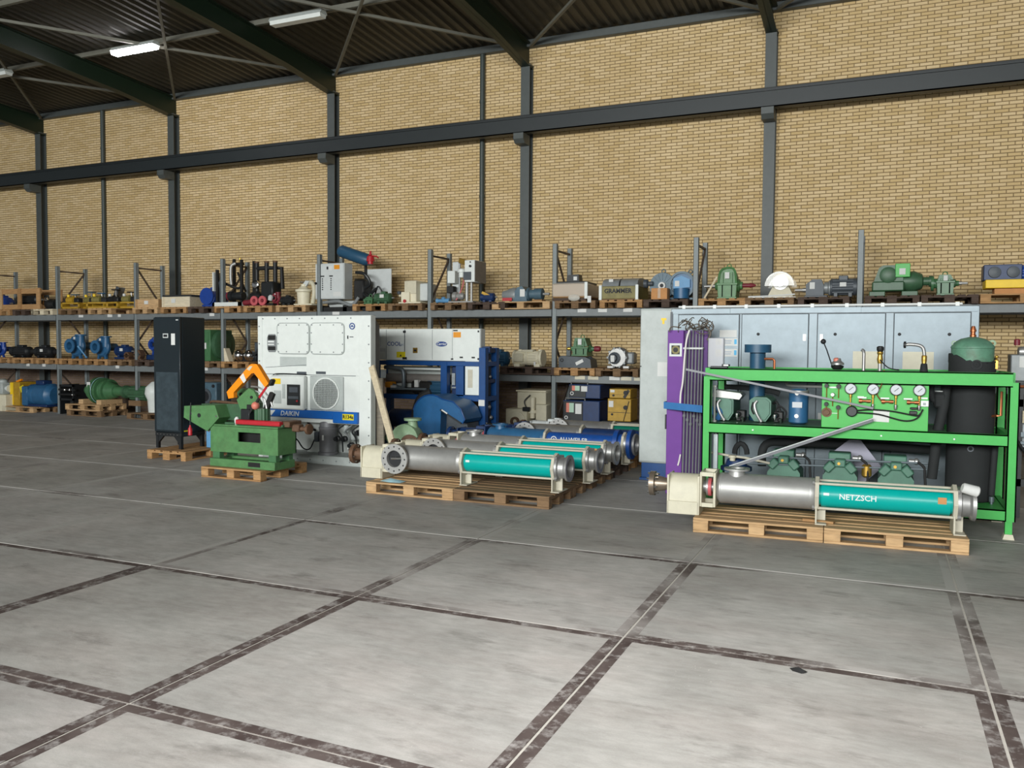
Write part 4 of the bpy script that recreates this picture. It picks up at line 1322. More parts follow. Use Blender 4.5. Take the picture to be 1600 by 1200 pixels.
rpal(-3.32, zm, 'wood_dark', 'dark wooden pallet under the cream motor on the middle shelf', 1.2)
t = thing('electric_motor', 'teal motor half hidden behind the blue chiller frame', 'motor', (-3.45, 12.0, ZM))
motor(t, .5, .13, 'pipe_blue')
t = thing('electric_motor', 'cream motor with flanged ends on the middle shelf', 'motor', (-2.80, 11.98, ZM))
part('stator_housing', MB().gear((-.28, 0, .17), (.24, 0, .17), .135, .008, 18), 'rack_cream', t)
for x, r in ((-.32, .15), (-.05, .145), (.18, .145), (.24, .16)):
    part('flange', CY((x, 0, .17), (x + .045, 0, .17), r, n=26), 'rack_cream', t)
part('terminal_box', B(-.28, -.08, -.16, -.08, .1, .25, .008), 'rack_cream_dull', t)
for x in (-.2, .05, .22):
    part('lifting_lug', B(x - .035, x + .035, -.03, .03, .3, .335, .006), 'rack_cream', t)
for x in (-.22, .2):
    part('foot', B(x - .06, x + .06, -.14, .14, 0, .06, .006), 'rack_cream', t)
part('paper_tag', B(.14, .18, -.145, -.138, .03, .1), 'paper', t)
part('air_duct', B(-.14, .1, -.1, .1, .28, .33, .01), 'rack_cream_dull', t)
rpal(-2.2, zm, 'wood_mid', 'wooden pallet under the green gearbox with grey motor block')
t = thing('gear_block', 'dark grey gear motor block under the green gearbox', 'gear motor', (-1.82, 12.0, ZM))
part('body', MB().prism([(-.32, .0), (-.33, .18), (-.28, .22), (.2, .2), (.3, .16), (.32, .0)], 'y', -.18, .2), 'grey_dark', t)
part('flange', MB().lathe((.2, 0, .11), (1, 0, 0), [(0, .1), (.06, .11), (.1, .06)], 18), 'grey_dark', t)
part('eye_hole', MB().ring((-.26, -.18, .14), (0, -1, 0), .035, .02, .01, 14), 'ink_black', t)
part('paper_tag', MB().bar((.02, -.183, .07), (.16, -.183, .14), .004, .06), 'paper', t)
t = thing('gearbox', 'green gearbox with red tipped shaft on top of the grey block', 'gearbox', (-1.75, 12.05, ZM + .22))
gearbox(t, .30, .34, .34, 'green_oil', sh=.4, shaft=(.08, .1), arch=False)
part('red_hub', MB().lathe((.24, 0, .136), (1, 0, 0), [(0, .05), (.05, .055), (.1, .05), (.12, .03)], 14), 'red_dark', t)
part('brass_cap', MB().lathe((-.24, 0, .136), (-1, 0, 0), [(0, .03), (.05, .035), (.07, .02)], 12), 'brass', t)
rpal(-1.38, zm, 'wood_old', 'brown wooden pallet under the bare aluminium gearbox')
t = thing('gearbox', 'bare aluminium gearbox with round cover on the middle shelf', 'gearbox', (-1.0, 12.0, ZM))
part('casing', MB().lathe((-.02, .2, .2), (0, -1, 0), [(0, .14), (.1, .19), (.26, .2), (.3, .17), (.34, .17)], 12), 'steel_dull', t)
part('round_cover', MB().lathe((-.06, -.14, .19), (0, -1, 0), [(0, .11), (.04, .11), (.06, .07), (.12, .06), (.12, .03)], 20), 'grey_dark', t)
bl = MB()
for k in range(10):
    a = 2 * PI * k / 10
    bl.cyl((-.02 + .175 * math.cos(a), -.15, .2 + .175 * math.sin(a)), (-.02 + .175 * math.cos(a), -.12, .2 + .175 * math.sin(a)), .02, n=8)
part('bolt_ring', bl, 'grey_machine', t)
part('side_housing', B(.1, .27, -.05, .2, .08, .3, .03), 'grey_machine', t)
for x in (-.14, .16):
    part('foot', B(x - .06, x + .06, -.16, .15, 0, .05, .008), 'steel_dull', t)
part('paper_tag', B(-.1, -.03, -.265, -.262, .12, .24), 'paper', t)

# ------------------------------------------------------------------ under the rack
t = thing('ported_pump', 'white pump with valve ports on the cream plinth at the far left', 'pump', (-17.9, 11.95, .44))
part('block', B(-.28, .12, -.18, .2, 0, .3, .02), 'white_dirty', t)
part('dome', MB().lathe((-.1, 0, .3), (0, 0, 1), [(0, .13), (.06, .12), (.1, .05)], 16), 'white_dirty', t)
part('side_port', MB().lathe((.12, -.05, .15), (1, 0, 0), [(0, .06), (.1, .07), (.1, .1), (.14, .1)], 14), 'white_paint', t)
part('port_hole', MB().cyl((-.2, -.18, .2), (-.2, -.19, .2), .035, n=12).cyl((-.02, -.18, .08), (-.02, -.19, .08), .05, n=12), 'ink_black', t)
t = thing('plinth_box', 'cream sheet metal plinth box on the floor at the far left', 'box', (-18.05, 11.8, 0))
part('body', B(-.5, .5, -.1, .55, 0, .42, .008), 'rack_cream', t)
part('top_plate', B(-.51, .51, -.11, .56, .42, .438, .004), 'rack_cream_dull', t)
t = thing('yellow_cabinet', 'yellow machine cabinet with bright yellow sticker beside the blue motor', 'machine', (-17.42, 12.1, .146))
part('case', B(-.22, .14, -.2, .3, 0, .62, .01), 'yellow_ind', t)
part('front_plate', B(-.22, -.1, -.21, -.2, .02, .6), 'yellow', t)
part('sticker', MB().bar((.18, -.215, .42), (.33, -.215, .48), .004, .16), 'yellow_sticker', t)
part('top_lever', MB().bar((-.1, -.1, .62), (.1, -.1, .68), .05, .05), 'orange', t)
t = thing('electric_motor', 'big dark blue motor on a pallet under the rack', 'motor', (-16.62, 12.1, .146))
part('body', MB().lathe((-.45, 0, .30), (1, 0, 0), [(0, .2), (.04, .27), (.3, .29), (.34, .27), (.36, .3), (.8, .3), (.84, .26), (.95, .22)], 14), 'blue_steel', t)
part('end_block', B(-.5, -.28, -.27, .27, .02, .52, .02), 'blue_steel', t)
part('foot', B(-.45, .42, -.25, .25, 0, .06, .01), 'blue_dark', t)
part('terminal_box', B(-.1, .2, -.16, .1, .56, .68, .015), 'blue_dark', t)
pallet(-17.1, 12.1, 0, 'wood_new', 'light wooden pallet on the floor under the yellow cabinet and blue motor')
pallet(-15.9, 12.7, 0, 'wood_old', 'brown wooden pallet on the floor behind the dark blue motor', PI / 2)
t = thing('pipe_rack', 'black pump rack with chrome fittings beside the green gear unit', 'skid', (-15.4, 12.05, 0))
part('frame', MB().box(-.25, -.21, -.25, .3, 0, .75).box(.2, .24, -.25, .3, 0, .75).box(-.25, .24, -.25, -.21, .35, .4).box(-.25, .24, -.25, -.21, .7, .75), 'black_paint', t)
for z in (.5, .62):
    part('manifold', CY((-.3, -.22, z), (.3, -.22, z), .03, n=10), 'iron_dark', t)
part('fittings', MB().ball((-.05, -.25, .62), .04).ball((.12, -.25, .62), .035).ball((.22, -.25, .5), .03), 'chrome', t)
part('tank', CY((0, .05, .02), (0, .05, .34), .16, n=16), 'black_matte', t)
pallet(-14.55, 12.0, 0, 'wood_old', 'brown wooden pallet on the floor below another under the green gear unit')
pallet(-14.6, 12.0, .1455, 'wood_new', 'light wooden pallet stacked on a brown one under the green gear unit')
t = thing('gear_unit', 'large bulging green planetary gear unit lying on stacked pallets', 'gearbox', (-14.1, 12.0, .292))
prof = [(0, .04), (.02, .1), (.2, .18), (.24, .18), (.25, .25), (.30, .25), (.31, .22), (.38, .24), (.39, .33), (.47, .33), (.48, .27), (.56, .27), (.57, .32), (.63, .32), (.64, .25), (.74, .24), (.75, .29), (.82, .29), (.83, .23), (1.05, .16), (1.06, .13), (1.2, .12), (1.3, .11)]
part('ring_housing', MB().lathe((-.82, 0, .33), (1, 0, 0), prof, 28), 'green_oil', t)
part('input_coupling', MB().lathe((.48, 0, .32), (1, 0, 0), [(0, .12), (.04, .16), (.1, .16), (.12, .12), (.18, .12), (.2, .15), (.28, .15), (.3, .1)], 22), 'green_dark', t)
part('drive_motor', MB().gear((.78, 0, .30), (1.3, 0, .30), .18, .015, 14), 'green_dark', t)
part('paper_tag', MB().bar((-.46, -.29, .47), (-.34, -.29, .47), .004, .16), 'paper', t)
part('strap', MB().tube([(-.3, .325 * math.cos(a), .33 + .325 * math.sin(a)) for a in [k * PI / 12 for k in range(24)]], .006, 5, True), 'film_blue', t)
for x in (-.62, .0):
    part('chock', B(x - .08, x + .08, -.34, .3, 0, .12, .006), 'wood_new', t)
part('motor_cradle', MB().box(.8, 1.2, -.16, .16, .0, .13), 'wood_old', t)
t = thing('pump_housing', 'white pump housing on a pallet left of the black cabinet', 'pump', (-12.62, 12.0, .146))
part('housing', MB().lathe((0, 0, 0), (0, 0, 1), [(0, .14), (.3, .16), (.45, .22), (.6, .2), (.7, .1), (.74, .05)], 16), 'white_paint', t)
part('side_lug', B(-.28, -.1, -.1, .05, .36, .46, .01), 'white_dirty', t)
pallet(-12.5, 12.0, 0, 'wood_old', 'brown wooden pallet on the floor left of the black cabinet')
t = thing('square_housing', 'blue grey square housing with round bore behind the black cabinet', 'machine', (-10.7, 12.0, .30))
part('housing', B(-.34, .2, -.2, .3, 0, .62, .02), 'blue_grey', t)
part('bore', MB().lathe((-.12, -.2, .3), (0, -1, 0), [(0, .18), (.02, .18), (.02, .12), (0, .12)], 22, False), 'grey_dark', t)
part('bore_dark', CY((-.12, -.201, .3), (-.12, -.205, .3), .12, n=20), 'ink_black', t)
part('bolt', MB().cyl((.12, -.2, .54), (.12, -.22, .54), .04, n=8).cyl((.12, -.2, .08), (.12, -.22, .08), .04, n=8), 'ink_black', t)
pallet(-10.7, 12.0, 0, 'wood_dark', 'dark lower wooden pallet under the blue grey square housing')
pallet(-10.7, 12.0, .1455, 'wood_dark', 'dark upper wooden pallet under the blue grey square housing')

t = thing('worm_gearbox', 'large cream worm gearbox under the rack behind the blue pumps', 'gearbox', (-2.78, 11.9, .15))
part('upper_housing', B(-.25, .35, .0, .6, .3, .78, .015), 'rack_cream_dull', t)
part('front_block', B(-.38, .06, -.25, .2, .0, .46, .015), 'rack_cream_dull', t)
part('round_cover', MB().lathe((-.16, -.25, .22), (0, -1, 0), [(0, .2), (.02, .2), (.03, .17), (.03, .1)], 26), 'rack_cream_dull', t)
part('hollow_shaft', MB().lathe((-.16, -.27, .22), (0, -1, 0), [(0, .09), (.06, .09), (.06, .05), (.0, .05)], 18, False), 'rust_brown', t)
part('side_flange', MB().lathe((.12, -.1, .28), (0, 0, 1), [(0, .05), (.1, .05), (.1, .09), (.16, .09), (.16, .05), (.4, .05)], 14), 'rack_cream', t)
part('top_plate', B(-.27, .36, -.02, .62, .78, .81, .006), 'rack_cream', t)
part('side_box', B(.2, .42, -.15, .25, .0, .55, .012), 'rack_cream_dull', t)
part('vent_pipe', MB().tube(smooth([(.0, -.1, .46), (-.05, -.1, .6), (.05, -.05, .72)]), .012, 6), 'black_paint', t)
part('terminal_cover', B(-.02, .12, -.28, -.2, .42, .5, .01), 'black_paint', t)
pallet(-2.78, 12.0, 0, 'wood_dark', 'dark wooden pallet under the large cream worm gearbox')
for (x, z, w, h, lb, up) in [(-1.68, 0.30, .72, .50, 'dark blue welding cabinet under the rack, lower of two', False), (-1.62, .842, .62, .26, 'smaller dark blue welding unit standing on the lower one', True)]:
    t = thing('power_cabinet', lb, 'cabinet', (x, 12.0, z))
    part('case', B(-w / 2, w / 2, -.2, .45, 0, h, .012), 'blue_dark', t)
    part('front_panel', B(-w / 2 + .01, w * .05, -.212, -.2, .02, h - .02, .004), 'black_paint', t)
    part('red_sticker', B(-w / 2 + .07, -w / 2 + .13, -.217, -.212, h * .55, h * .9), 'sticker_red', t)
    part('green_sticker', B(-w / 2 + .13, -w / 2 + .22, -.217, -.212, h * .55, h * .9), 'sticker_green', t)
    part('paper_tag', B(-w / 2 + .25, -w / 2 + .37, -.217, -.212, h * .5, h * .88), 'paper', t)
    part('handle', MB().tube([(-w / 2 + .05, -.2, h), (-w / 2 + .05, -.2, h + .04), (w * .1, -.2, h + .04), (w * .1, -.2, h)], .012, 6), 'steel_dull', t)
    part('lock', MB().ring((-w / 2 + .07, -.212, h * .35), (0, -1, 0), .035, .022, .008, 14), 'paper', t)
pallet(-1.6, 12.05, 0, 'wood_dark', 'dark lower wooden pallet under the welding cabinets')
pallet(-1.6, 12.05, .1455, 'wood_dark', 'dark upper wooden pallet under the welding cabinets')
for (x, z, w, h, lb) in [(-.93, .45, .44, .41, 'large ochre switch box under the rack beside the white cabinet'), (-.92, .87, .40, .17, 'small ochre switch box on top of the larger one')]:
    t = thing('switch_box', lb, 'box', (x, 11.9, z))
    part('case', B(-w / 2, w / 2, -.15, .3, 0, h, .008), 'yellow_ind', t)
    part('knob', MB().cyl((w * .28, -.15, h * .62), (w * .28, -.18, h * .62), .04, n=14).cyl((-w * .3, -.15, h * .3), (-w * .3, -.17, h * .3), .02, n=10), 'ink_black', t)
    part('paper_tag', B(-w * .45, -w * .25, -.157, -.1505, h * .62, h * .9), 'paper', t)
    part('seam', B(-w / 2, w / 2, -.153, -.15, h * .38, h * .40), 'ink_black', t)
    part('strap', MB().bar((w * .42, -.158, h * .9), (w * .2, -.158, .01), .006, .05), 'iron_dark', t)
t = thing('steel_stand', 'low dark steel stand carrying the ochre switch boxes', 'stand', (-.9, 11.95, 0))
part('top', B(-.35, .35, -.25, .35, .40, .448, .005), 'black_paint', t)
for x in (-.32, .28):
    for y in (-.22, .3):
        part('leg', B(x, x + .05, y, y + .05, 0, .40), 'black_paint', t)

# ================================================================== BLACK CABINET
pallet(-6.73, 7.30, 0, 'wood_mid', 'light wooden pallet under the tall black cabinet', PI / 2)
t = thing('server_cabinet', 'tall black steel cabinet with dark glass window on short legs', 'cabinet', (-6.9, 7.16, .146), local=False)
x0, x1, y0, y1, z0, z1 = -7.18, -6.62, 6.90, 7.43, .40, 2.23
part('body', B(x0, x1, y0 + .02, y1, z0, z1, .008), 'cabinet_black', t)
d = part('door', B(x0 + .004, x1 - .004, y0, y0 + .018, z0 + .01, z1 - .01, .005), 'cabinet_black', t)
part('glass_window', B(x0 + .05, x1 - .05, y0 - .003, y0 + .0, z0 + .04, 1.36, .001), 'cabinet_glass', d)
part('display_bezel', B(-6.97, -6.86, y0 - .008, y0, 1.90, 1.97, .002), 'grey_light', d)
part('display', B(-6.955, -6.875, y0 - .010, y0 - .007, 1.915, 1.955), 'ink_black', d)
part('paper_tag', B(-6.80, -6.72, y0 - .004, y0, 1.79, 1.97), 'paper', d)
part('brand_mark', B(-6.70, -6.65, y0 - .004, y0, 2.175, 2.19), 'grey_light', d)
part('hinge_post', B(x1 - .02, x1 + .003, y0 + .004, y0 + .03, z0, z1), 'black_paint', t)
part('side_panel', B(x1, x1 + .006, y0 + .05, y1 - .02, z0 + .04, z1 - .04), 'cabinet_black', t)
part('yellow_sticker', B(x1 + .0065, x1 + .008, y0 + .06, y0 + .2, z0 + .02, z0 + .04), 'yellow_sticker', t)
part('base_frame', B(x0 + .005, x1 - .005, y0 + .01, y1 - .01, z0 - .06, z0, .004), 'black_paint', t)
for (lx, ly) in ((x0 + .04, y0 + .04), (x1 - .04, y0 + .04), (x0 + .04, y1 - .04), (x1 - .04, y1 - .04)):
    sx = 1 if lx < -6.9 else -1
    part('leg', MB().box(lx - .025, lx + .025, ly - .025, ly + .025, .147, z0 - .06).prism([(lx, z0 - .06), (lx + sx * .13, z0 - .06), (lx + sx * .02, z0 - .17), (lx, z0 - .17)], 'y', ly - .02, ly + .02), 'black_paint', t)
rb = MB()
for k in range(7):
    xx = x0 + .06 + k * .07
    rb.cyl((xx, y0 + .008, z0 - .03), (xx, y0 + .002, z0 - .03), .009, n=8)
part('frame_bolts', rb, 'chrome', t)
t2 = thing('steel_case', 'small blue grey steel case beside the black cabinet legs', 'box', (-6.41, 7.39, .146), local=False)
part('case', B(-6.47, -6.35, 7.28, 7.5, .147, .47, .008), 'blue_light', t2)
part('lid', B(-6.475, -6.345, 7.275, 7.505, .47, .495, .004), 'blue_light', t2)
part('latch', B(-6.42, -6.39, 7.27, 7.28, .40, .46), 'steel_dull', t2)

# ================================================================== POWER HACKSAW
pallet(-4.51, 6.16, 0, 'wood_mid', 'brown wooden pallet under the green hacksaw machine', 0, .85, 1.22)
t = thing('power_hacksaw', 'old green power hacksaw with orange bow arm on a pallet', 'saw', (-4.4, 6.15, .146), local=False)
zb = .146
part('base_skid', MB().box(-4.95, -3.84, 5.76, 5.88, zb, zb + .11, .006).box(-4.95, -3.84, 6.06, 6.18, zb, zb + .11, .006).box(-4.95, -4.83, 5.88, 6.06, zb, zb + .10).box(-3.96, -3.84, 5.88, 6.06, zb, zb + .10), 'saw_green', t)
part('skid_label', B(-4.28, -4.08, 5.755, 5.76, zb + .03, zb + .09), 'iron_dark', t)
for x in (-4.93, -3.97):
    part('spacer_foot', MB().box(x, x + .12, 5.80, 5.88, zb + .11, .345).box(x, x + .12, 6.07, 6.15, zb + .11, .345), 'green_oil', t)
bd = MB()
for (a, b, c, d_) in ((-4.95, -4.47, .345, .70), (-4.09, -3.80, .345, .70), (-4.47, -4.09, .345, .50), (-4.47, -4.09, .63, .70)):
    bd.box(a, b, 5.78, 5.80, c, d_)
bd.box(-4.95, -4.93, 5.80, 6.16, .345, .70).box(-3.82, -3.80, 5.80, 6.16, .345, .70).box(-4.95, -3.80, 6.14, 6.16, .345, .70).box(-4.95, -3.80, 5.78, 6.16, .695, .72)
part('cast_body', bd, 'saw_green', t)
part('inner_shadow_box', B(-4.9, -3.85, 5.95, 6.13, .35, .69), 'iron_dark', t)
part('table_top', B(-4.72, -3.74, 5.80, 6.15, .72, .755, .006), 'green_dark', t)
part('vice_bar', B(-4.50, -3.76, 5.76, 5.84, .735, .80, .01), 'red', t)
part('vice_jaw', MB().box(-3.80, -3.66, 5.84, 6.1, .72, .80, .01).box(-3.68, -3.56, 5.9, 6.02, .66, .76, .015), 'rust_brown', t)
part('vice_screw', MB().lathe((-3.58, 5.96, .70), (1, 0, 0), [(0, .03), (.12, .03), (.12, .07), (.16, .07), (.17, .02)], 14), 'rust_brown', t)
part('motor_guard', MB().prism([(-5.40, .95), (-5.41, .79), (-4.99, .62), (-4.78, .81), (-4.85, .98)], 'y', 5.76, 5.98), 'saw_green', t)
part('guard_hole', CY((-5.13, 5.765, .83), (-5.13, 5.755, .83), .03, n=12), 'ink_black', t)
part('guard_bolt', MB().cyl((-5.27, 5.765, .85), (-5.27, 5.752, .85), .014, n=8).cyl((-4.82, 5.765, .83), (-4.82, 5.752, .83), .014, n=8), 'chrome', t)
part('gear_case', MB().prism([(-5.3, .97), (-5.3, .76), (-4.5, .76), (-4.42, .86), (-4.62, .99)], 'y', 5.98, 6.25), 'green_dark', t)
part('guard_lever', MB().tube(smooth([(-5.2, 6.05, .98), (-5.1, 6.0, 1.01), (-4.75, 6.0, 1.0), (-4.6, 6.02, .98)]), .018, 8), 'rust_brown', t)
part('oil_cord', MB().tube(smooth([(-5.27, 5.75, 1.0), (-5.28, 5.745, .8), (-5.28, 5.745, .68)]), .007, 6), 'ink_black', t)
part('oil_bottle', MB().lathe((-5.28, 5.745, .55), (0, 0, 1), [(0, .03), (.09, .03), (.12, .012), (.14, .012)], 12), 'red', t)
part('pedestal', MB().prism([(-4.62, .72), (-4.66, 1.07), (-4.70, 1.13), (-4.66, 1.2), (-4.56, 1.2), (-4.40, 1.0), (-4.40, .72)], 'y', 6.02, 6.2), 'saw_green', t)
part('swing_plate', MB().prism([(-4.47, .88), (-4.56, 1.06), (-4.46, 1.14), (-4.35, 1.22), (-4.27, 1.19), (-4.20, 1.09), (-4.28, .96), (-4.36, .82), (-4.36, .74), (-4.42, .74)], 'y', 5.86, 5.92), 'saw_green', t)
part('swing_bolt', MB().cyl((-4.30, 5.86, 1.10), (-4.30, 5.845, 1.10), .02, n=8).cyl((-4.62, 6.02, 1.12), (-4.62, 6.0, 1.12), .025, n=8).box(-4.38, -4.3, 5.852, 5.86, .9, 1.0), 'iron_dark', t)
part('bow_arm', MB().prism([(-4.660, 1.165), (-4.265, 1.535), (-4.230, 1.55), (-4.150, 1.55), (-4.120, 1.52), (-3.950, 1.295), (-4.010, 1.245), (-4.190, 1.43), (-4.230, 1.425), (-4.540, 1.16), (-4.540, 1.09), (-4.630, 1.075)], 'y', 5.78, 5.85), 'orange', t)
part('arm_label', MB().prism([(-4.430, 1.37), (-4.370, 1.425), (-4.320, 1.33), (-4.360, 1.29)], 'y', 5.776, 5.7795), 'paper', t)
part('arm_sticker', MB().prism([(-4.310, 1.48), (-4.260, 1.52), (-4.210, 1.52), (-4.260, 1.46)], 'y', 5.776, 5.7795), 'cream', t)
part('blade_clamp', MB().bar((-3.940, 5.815, 1.32), (-3.900, 5.815, 1.30), .08, .09, .01), 'iron_dark', t)
part('saw_blade', MB().bar((-4.01, 5.815, 1.25), (-4.15, 5.83, 1.10), .006, .035), 'red', t)
part('blade_tail', MB().bar((-4.15, 5.83, 1.10), (-4.34, 5.83, .86), .006, .03), 'iron_dark', t)
part('hydraulic_link', MB().tube(smooth([(-4.42, 5.9, 1.16), (-4.25, 5.9, 1.18), (-4.14, 5.92, 1.08), (-4.1, 5.92, .95)]), .012, 8).tube(smooth([(-4.36, 5.92, 1.24), (-4.2, 5.92, 1.22), (-4.08, 5.94, 1.1), (-4.02, 5.94, .98)]), .012, 8), 'steel_dull', t)
part('cylinder_arm', MB().bar((-4.14, 5.95, .92), (-4.02, 5.95, 1.16), .05, .07), 'iron_dark', t)
part('red_knob', MB().ball((-4.22, 5.84, .99), .055), 'sticker_red', t)
part('motor_block', B(-4.46, -4.31, 5.82, 6.04, .755, .94, .008), 'black_paint', t)
part('motor_body', MB().gear((-4.19, 5.94, .76), (-4.19, 5.94, .95), .105, .008, 14), 'green_dark', t)
part('motor_cap', MB().lathe((-4.19, 5.94, .755), (0, 0, 1), [(0, .12), (.02, .125), (.03, .115)], 20), 'grey_light', t)
part('white_bottle', MB().lathe((-4.53, 5.83, .72), (0, 0, 1), [(0, .03), (.08, .035), (.11, .015)], 12), 'paper', t)

# ================================================================== WHITE REFRIGERATION UNIT
t = thing('refrigeration_unit', 'white container refrigeration unit with blue band and round fan grille', 'cooling unit', (-4.45, 7.6, 0), local=False)
yf = 7.45
X0, X1, ZT2 = -5.55, -3.45, 2.25
part('upper_panel', B(X0 + .06, X1 - .06, yf, yf + .06, 1.35, ZT2, .004), 'white_paint', t)
part('left_stile', B(X0, X0 + .09, yf - .01, yf + .12, .0, ZT2, .006), 'white_paint', t)
part('right_stile', B(-3.66, X1, yf - .01, yf + .12, .0, ZT2, .006), 'white_paint', t)
part('lower_panel', B(X0 + .09, -3.66, yf + .002, yf + .05, .62, 1.35, .004), 'white_paint', t)
part('base_sill', MB().box(-4.92, X1 - .0, yf - .06, yf + .10, .0, .13, .006).box(-4.92, -3.66, yf + .10, yf + .42, 0, .13).box(X0, -4.92, yf - .0, yf + .4, .0, .13), 'white_dirty', t)
part('machine_back', B(X0 + .09, -3.66, yf + .40, yf + .44, .10, .64), 'white_paint', t)
part('insulated_body', MB().prism([(X0 + .1, .1), (X0 + .1, 2.2), (-3.80, 2.2), (-3.73, 2.12), (-3.73, .1)], 'y', yf + .46, yf + .66), 'grey_unit', t)
part('body_shelf', B(X0 + .1, -3.66, yf + .06, yf + .46, .64, 2.18), 'grey_unit', t)
# hatches
for (a, b) in ((-5.16, -4.56), (-4.53, -3.92)):
    hp = []
    for (cx, cz, s) in ((b - .07, 2.07, 0), (a + .07, 2.07, 90), (a + .07, 1.74, 180), (b - .07, 1.74, 270)):
        hp += arc(cx, cz, .07, s, s + 90, 4)
    h = part('hatch', MB().prism(hp, 'y', yf - .018, yf), 'white_paint', t)
    part('hatch_rim', MB().tube([(p[0], yf - .018, p[1]) for p in hp], .008, 6, True), 'white_dirty', h)
    bm = MB()
    for cx in (a + .03, (a + b) / 2 - .12, (a + b) / 2 + .12, b - .03):
        for cz in (1.70, 2.11):
            bm.cyl((cx, yf - .018, cz), (cx, yf - .026, cz), .010, n=6)
    for cz in (1.82, 1.99):
        for cx in (a + .02, b - .02):
            bm.cyl((cx, yf - .018, cz), (cx, yf - .026, cz), .010, n=6)
    part('hatch_bolts', bm, 'grey_machine', h)
bm = MB()
for k in range(9):
    bm.cyl((X0 + .1 + k * .235, yf, 2.21), (X0 + .1 + k * .235, yf - .008, 2.21), .011, n=6)
for k in range(8):
    bm.cyl((X1 - .035, yf - .01, .2 + k * .27), (X1 - .035, yf - .018, .2 + k * .27), .012, n=6)
    bm.cyl((X0 + .035, yf - .01, .2 + k * .27), (X0 + .035, yf - .018, .2 + k * .27), .012, n=6)
for k in range(6):
    bm.cyl((-4.75 + k * .24, yf - .06, .06), (-4.75 + k * .24, yf - .068, .06), .011, n=6)
part('panel_bolts', bm, 'grey_machine', t)
ov = part('vent_window', MB().prism([(-5.36, 1.74), (-5.33, 1.69), (-5.21, 1.69), (-5.18, 1.74), (-5.18, 1.92), (-5.21, 1.97), (-5.33, 1.97), (-5.36, 1.92)], 'y', yf - .012, yf), 'grey_machine', t)
part('vent_slat', B(-5.34, -5.20, yf - .016, yf - .012, 1.72, 1.78), 'iron_dark', ov)
part('vent_slat', B(-5.34, -5.20, yf - .016, yf - .012, 1.88, 1.95), 'iron_dark', ov)
part('vent_tab', MB().box(-5.34, -5.22, yf - .02, yf - .016, 1.80, 1.82).box(-5.34, -5.22, yf - .02, yf - .016, 1.84, 1.865), 'ink_white', ov)
part('round_emblem', MB().ring((-3.78, yf - .006, 2.09), (0, -1, 0), .05, .036, .003, 24).prism([(-3.81, 2.08), (-3.78, 2.11), (-3.75, 2.08)], 'y', yf - .009, yf - .006), 'ink_navy', t)
part('notice_text', MB().box(-3.87, -3.85, yf - .003, yf, 1.90, 1.95).box(-3.83, -3.76, yf - .003, yf, 1.925, 1.935), 'ink_black', t)
part('instruction_plate', B(-5.12, -4.62, yf - .004, yf, 1.48, 1.62), 'white_dirty', t)
part('seam', MB().box(-5.40, -3.72, yf - .004, yf + .002, 1.345, 1.352).bar((-5.40, yf - .002, 1.45), (-4.62, yf - .002, 1.50), .006, .006), 'grey_dark', t)
part('lift_slot', MB().box(-4.80, -4.62, yf - .003, yf + .003, 1.355, 1.395).box(-4.44, -4.26, yf - .003, yf + .003, 1.365, 1.405), 'grey_dark', t)
cb = part('control_box', B(-5.23, -4.60, yf - .10, yf, .81, 1.335, .02), 'white_paint', t)
part('control_window', B(-4.91, -4.66, yf - .108, yf - .10, .88, 1.20, .02), 'black_paint', cb)
part('circuit_panel', MB().box(-4.88, -4.69, yf - .112, yf - .108, .98, 1.02).box(-4.86, -4.7, yf - .112, yf - .108, 1.08, 1.16), 'grey_dark', cb)
part('red_button', CY((-4.71, yf - .108, .95), (-4.71, yf - .12, .95), .015, n=10), 'red', cb)
part('yellow_label', B(-5.19, -5.03, yf - .104, yf - .10, 1.20, 1.285), 'yellow', cb)
part('leaflet', MB().box(-5.0, -4.94, yf - .104, yf - .10, .98, 1.2).box(-5.16, -5.02, yf - .104, yf - .10, .9, 1.1), 'white_dirty', cb)
part('box_cable', MB().tube(smooth([(-5.24, yf - .04, 1.24), (-5.2, yf - .06, 1.34), (-5.05, yf - .05, 1.36), (-4.6, yf - .03, 1.355)]), .008, 6), 'ink_black', t)
g = part('fan_panel', B(-4.54, -3.93, yf - .03, yf, .82, 1.335, .012), 'white_dirty', t)
part('fan_ring', MB().ring((-4.23, yf - .03, 1.075), (0, -1, 0), .245, .222, .02, 40), 'white_paint', g)
part('fan_dark', CY((-4.23, yf - .031, 1.075), (-4.23, yf - .033, 1.075), .224, n=36), 'iron_dark', g)
gm = MB()
for k in range(-8, 9):
    c = k * .027
    hh = math.sqrt(max(0, .222 ** 2 - c * c))
    gm.box(-4.23 + c - .006, -4.23 + c + .006, yf - .042, yf - .036, 1.075 - hh, 1.075 + hh)
    gm.box(-4.23 - hh, -4.23 + hh, yf - .046, yf - .042, 1.075 + c - .003, 1.075 + c + .003)
part('grille_mesh', gm, 'white_dirty', g)
bb = part('blue_band', MB().box(-5.46, -4.10, yf - .055, yf - .0, .69, .81, .006).box(-4.10, -3.66, yf - .055, yf, .635, .81, .006), 'blue_band', t)
lettering('DAIKIN', .105, (-4.90, yf - .057, .745), bb, 'ink_white', bold=.001, shear=.2)
part('emblem', MB().prism([(-5.30, .79), (-5.17, .79), (-5.255, .70)], 'y', yf - .059, yf - .0555), 'ink_white', bb)
part('r134_label', B(-3.92, -3.72, yf - .058, yf - .0555, .69, .78), 'yellow_sticker', bb)
lettering('R134a', .075, (-3.82, yf - .0595, .735), bb, 'ink_black', bold=.002)
cp = part('compressor', MB().lathe((-4.30, yf + .10, .13), (0, 0, 1), [(0, .15), (.04, .15), (.05, .13), (.38, .13), (.39, .137), (.42, .137), (.43, .125), (.50, .12), (.53, .07)], 24), 'compressor_grey', t)
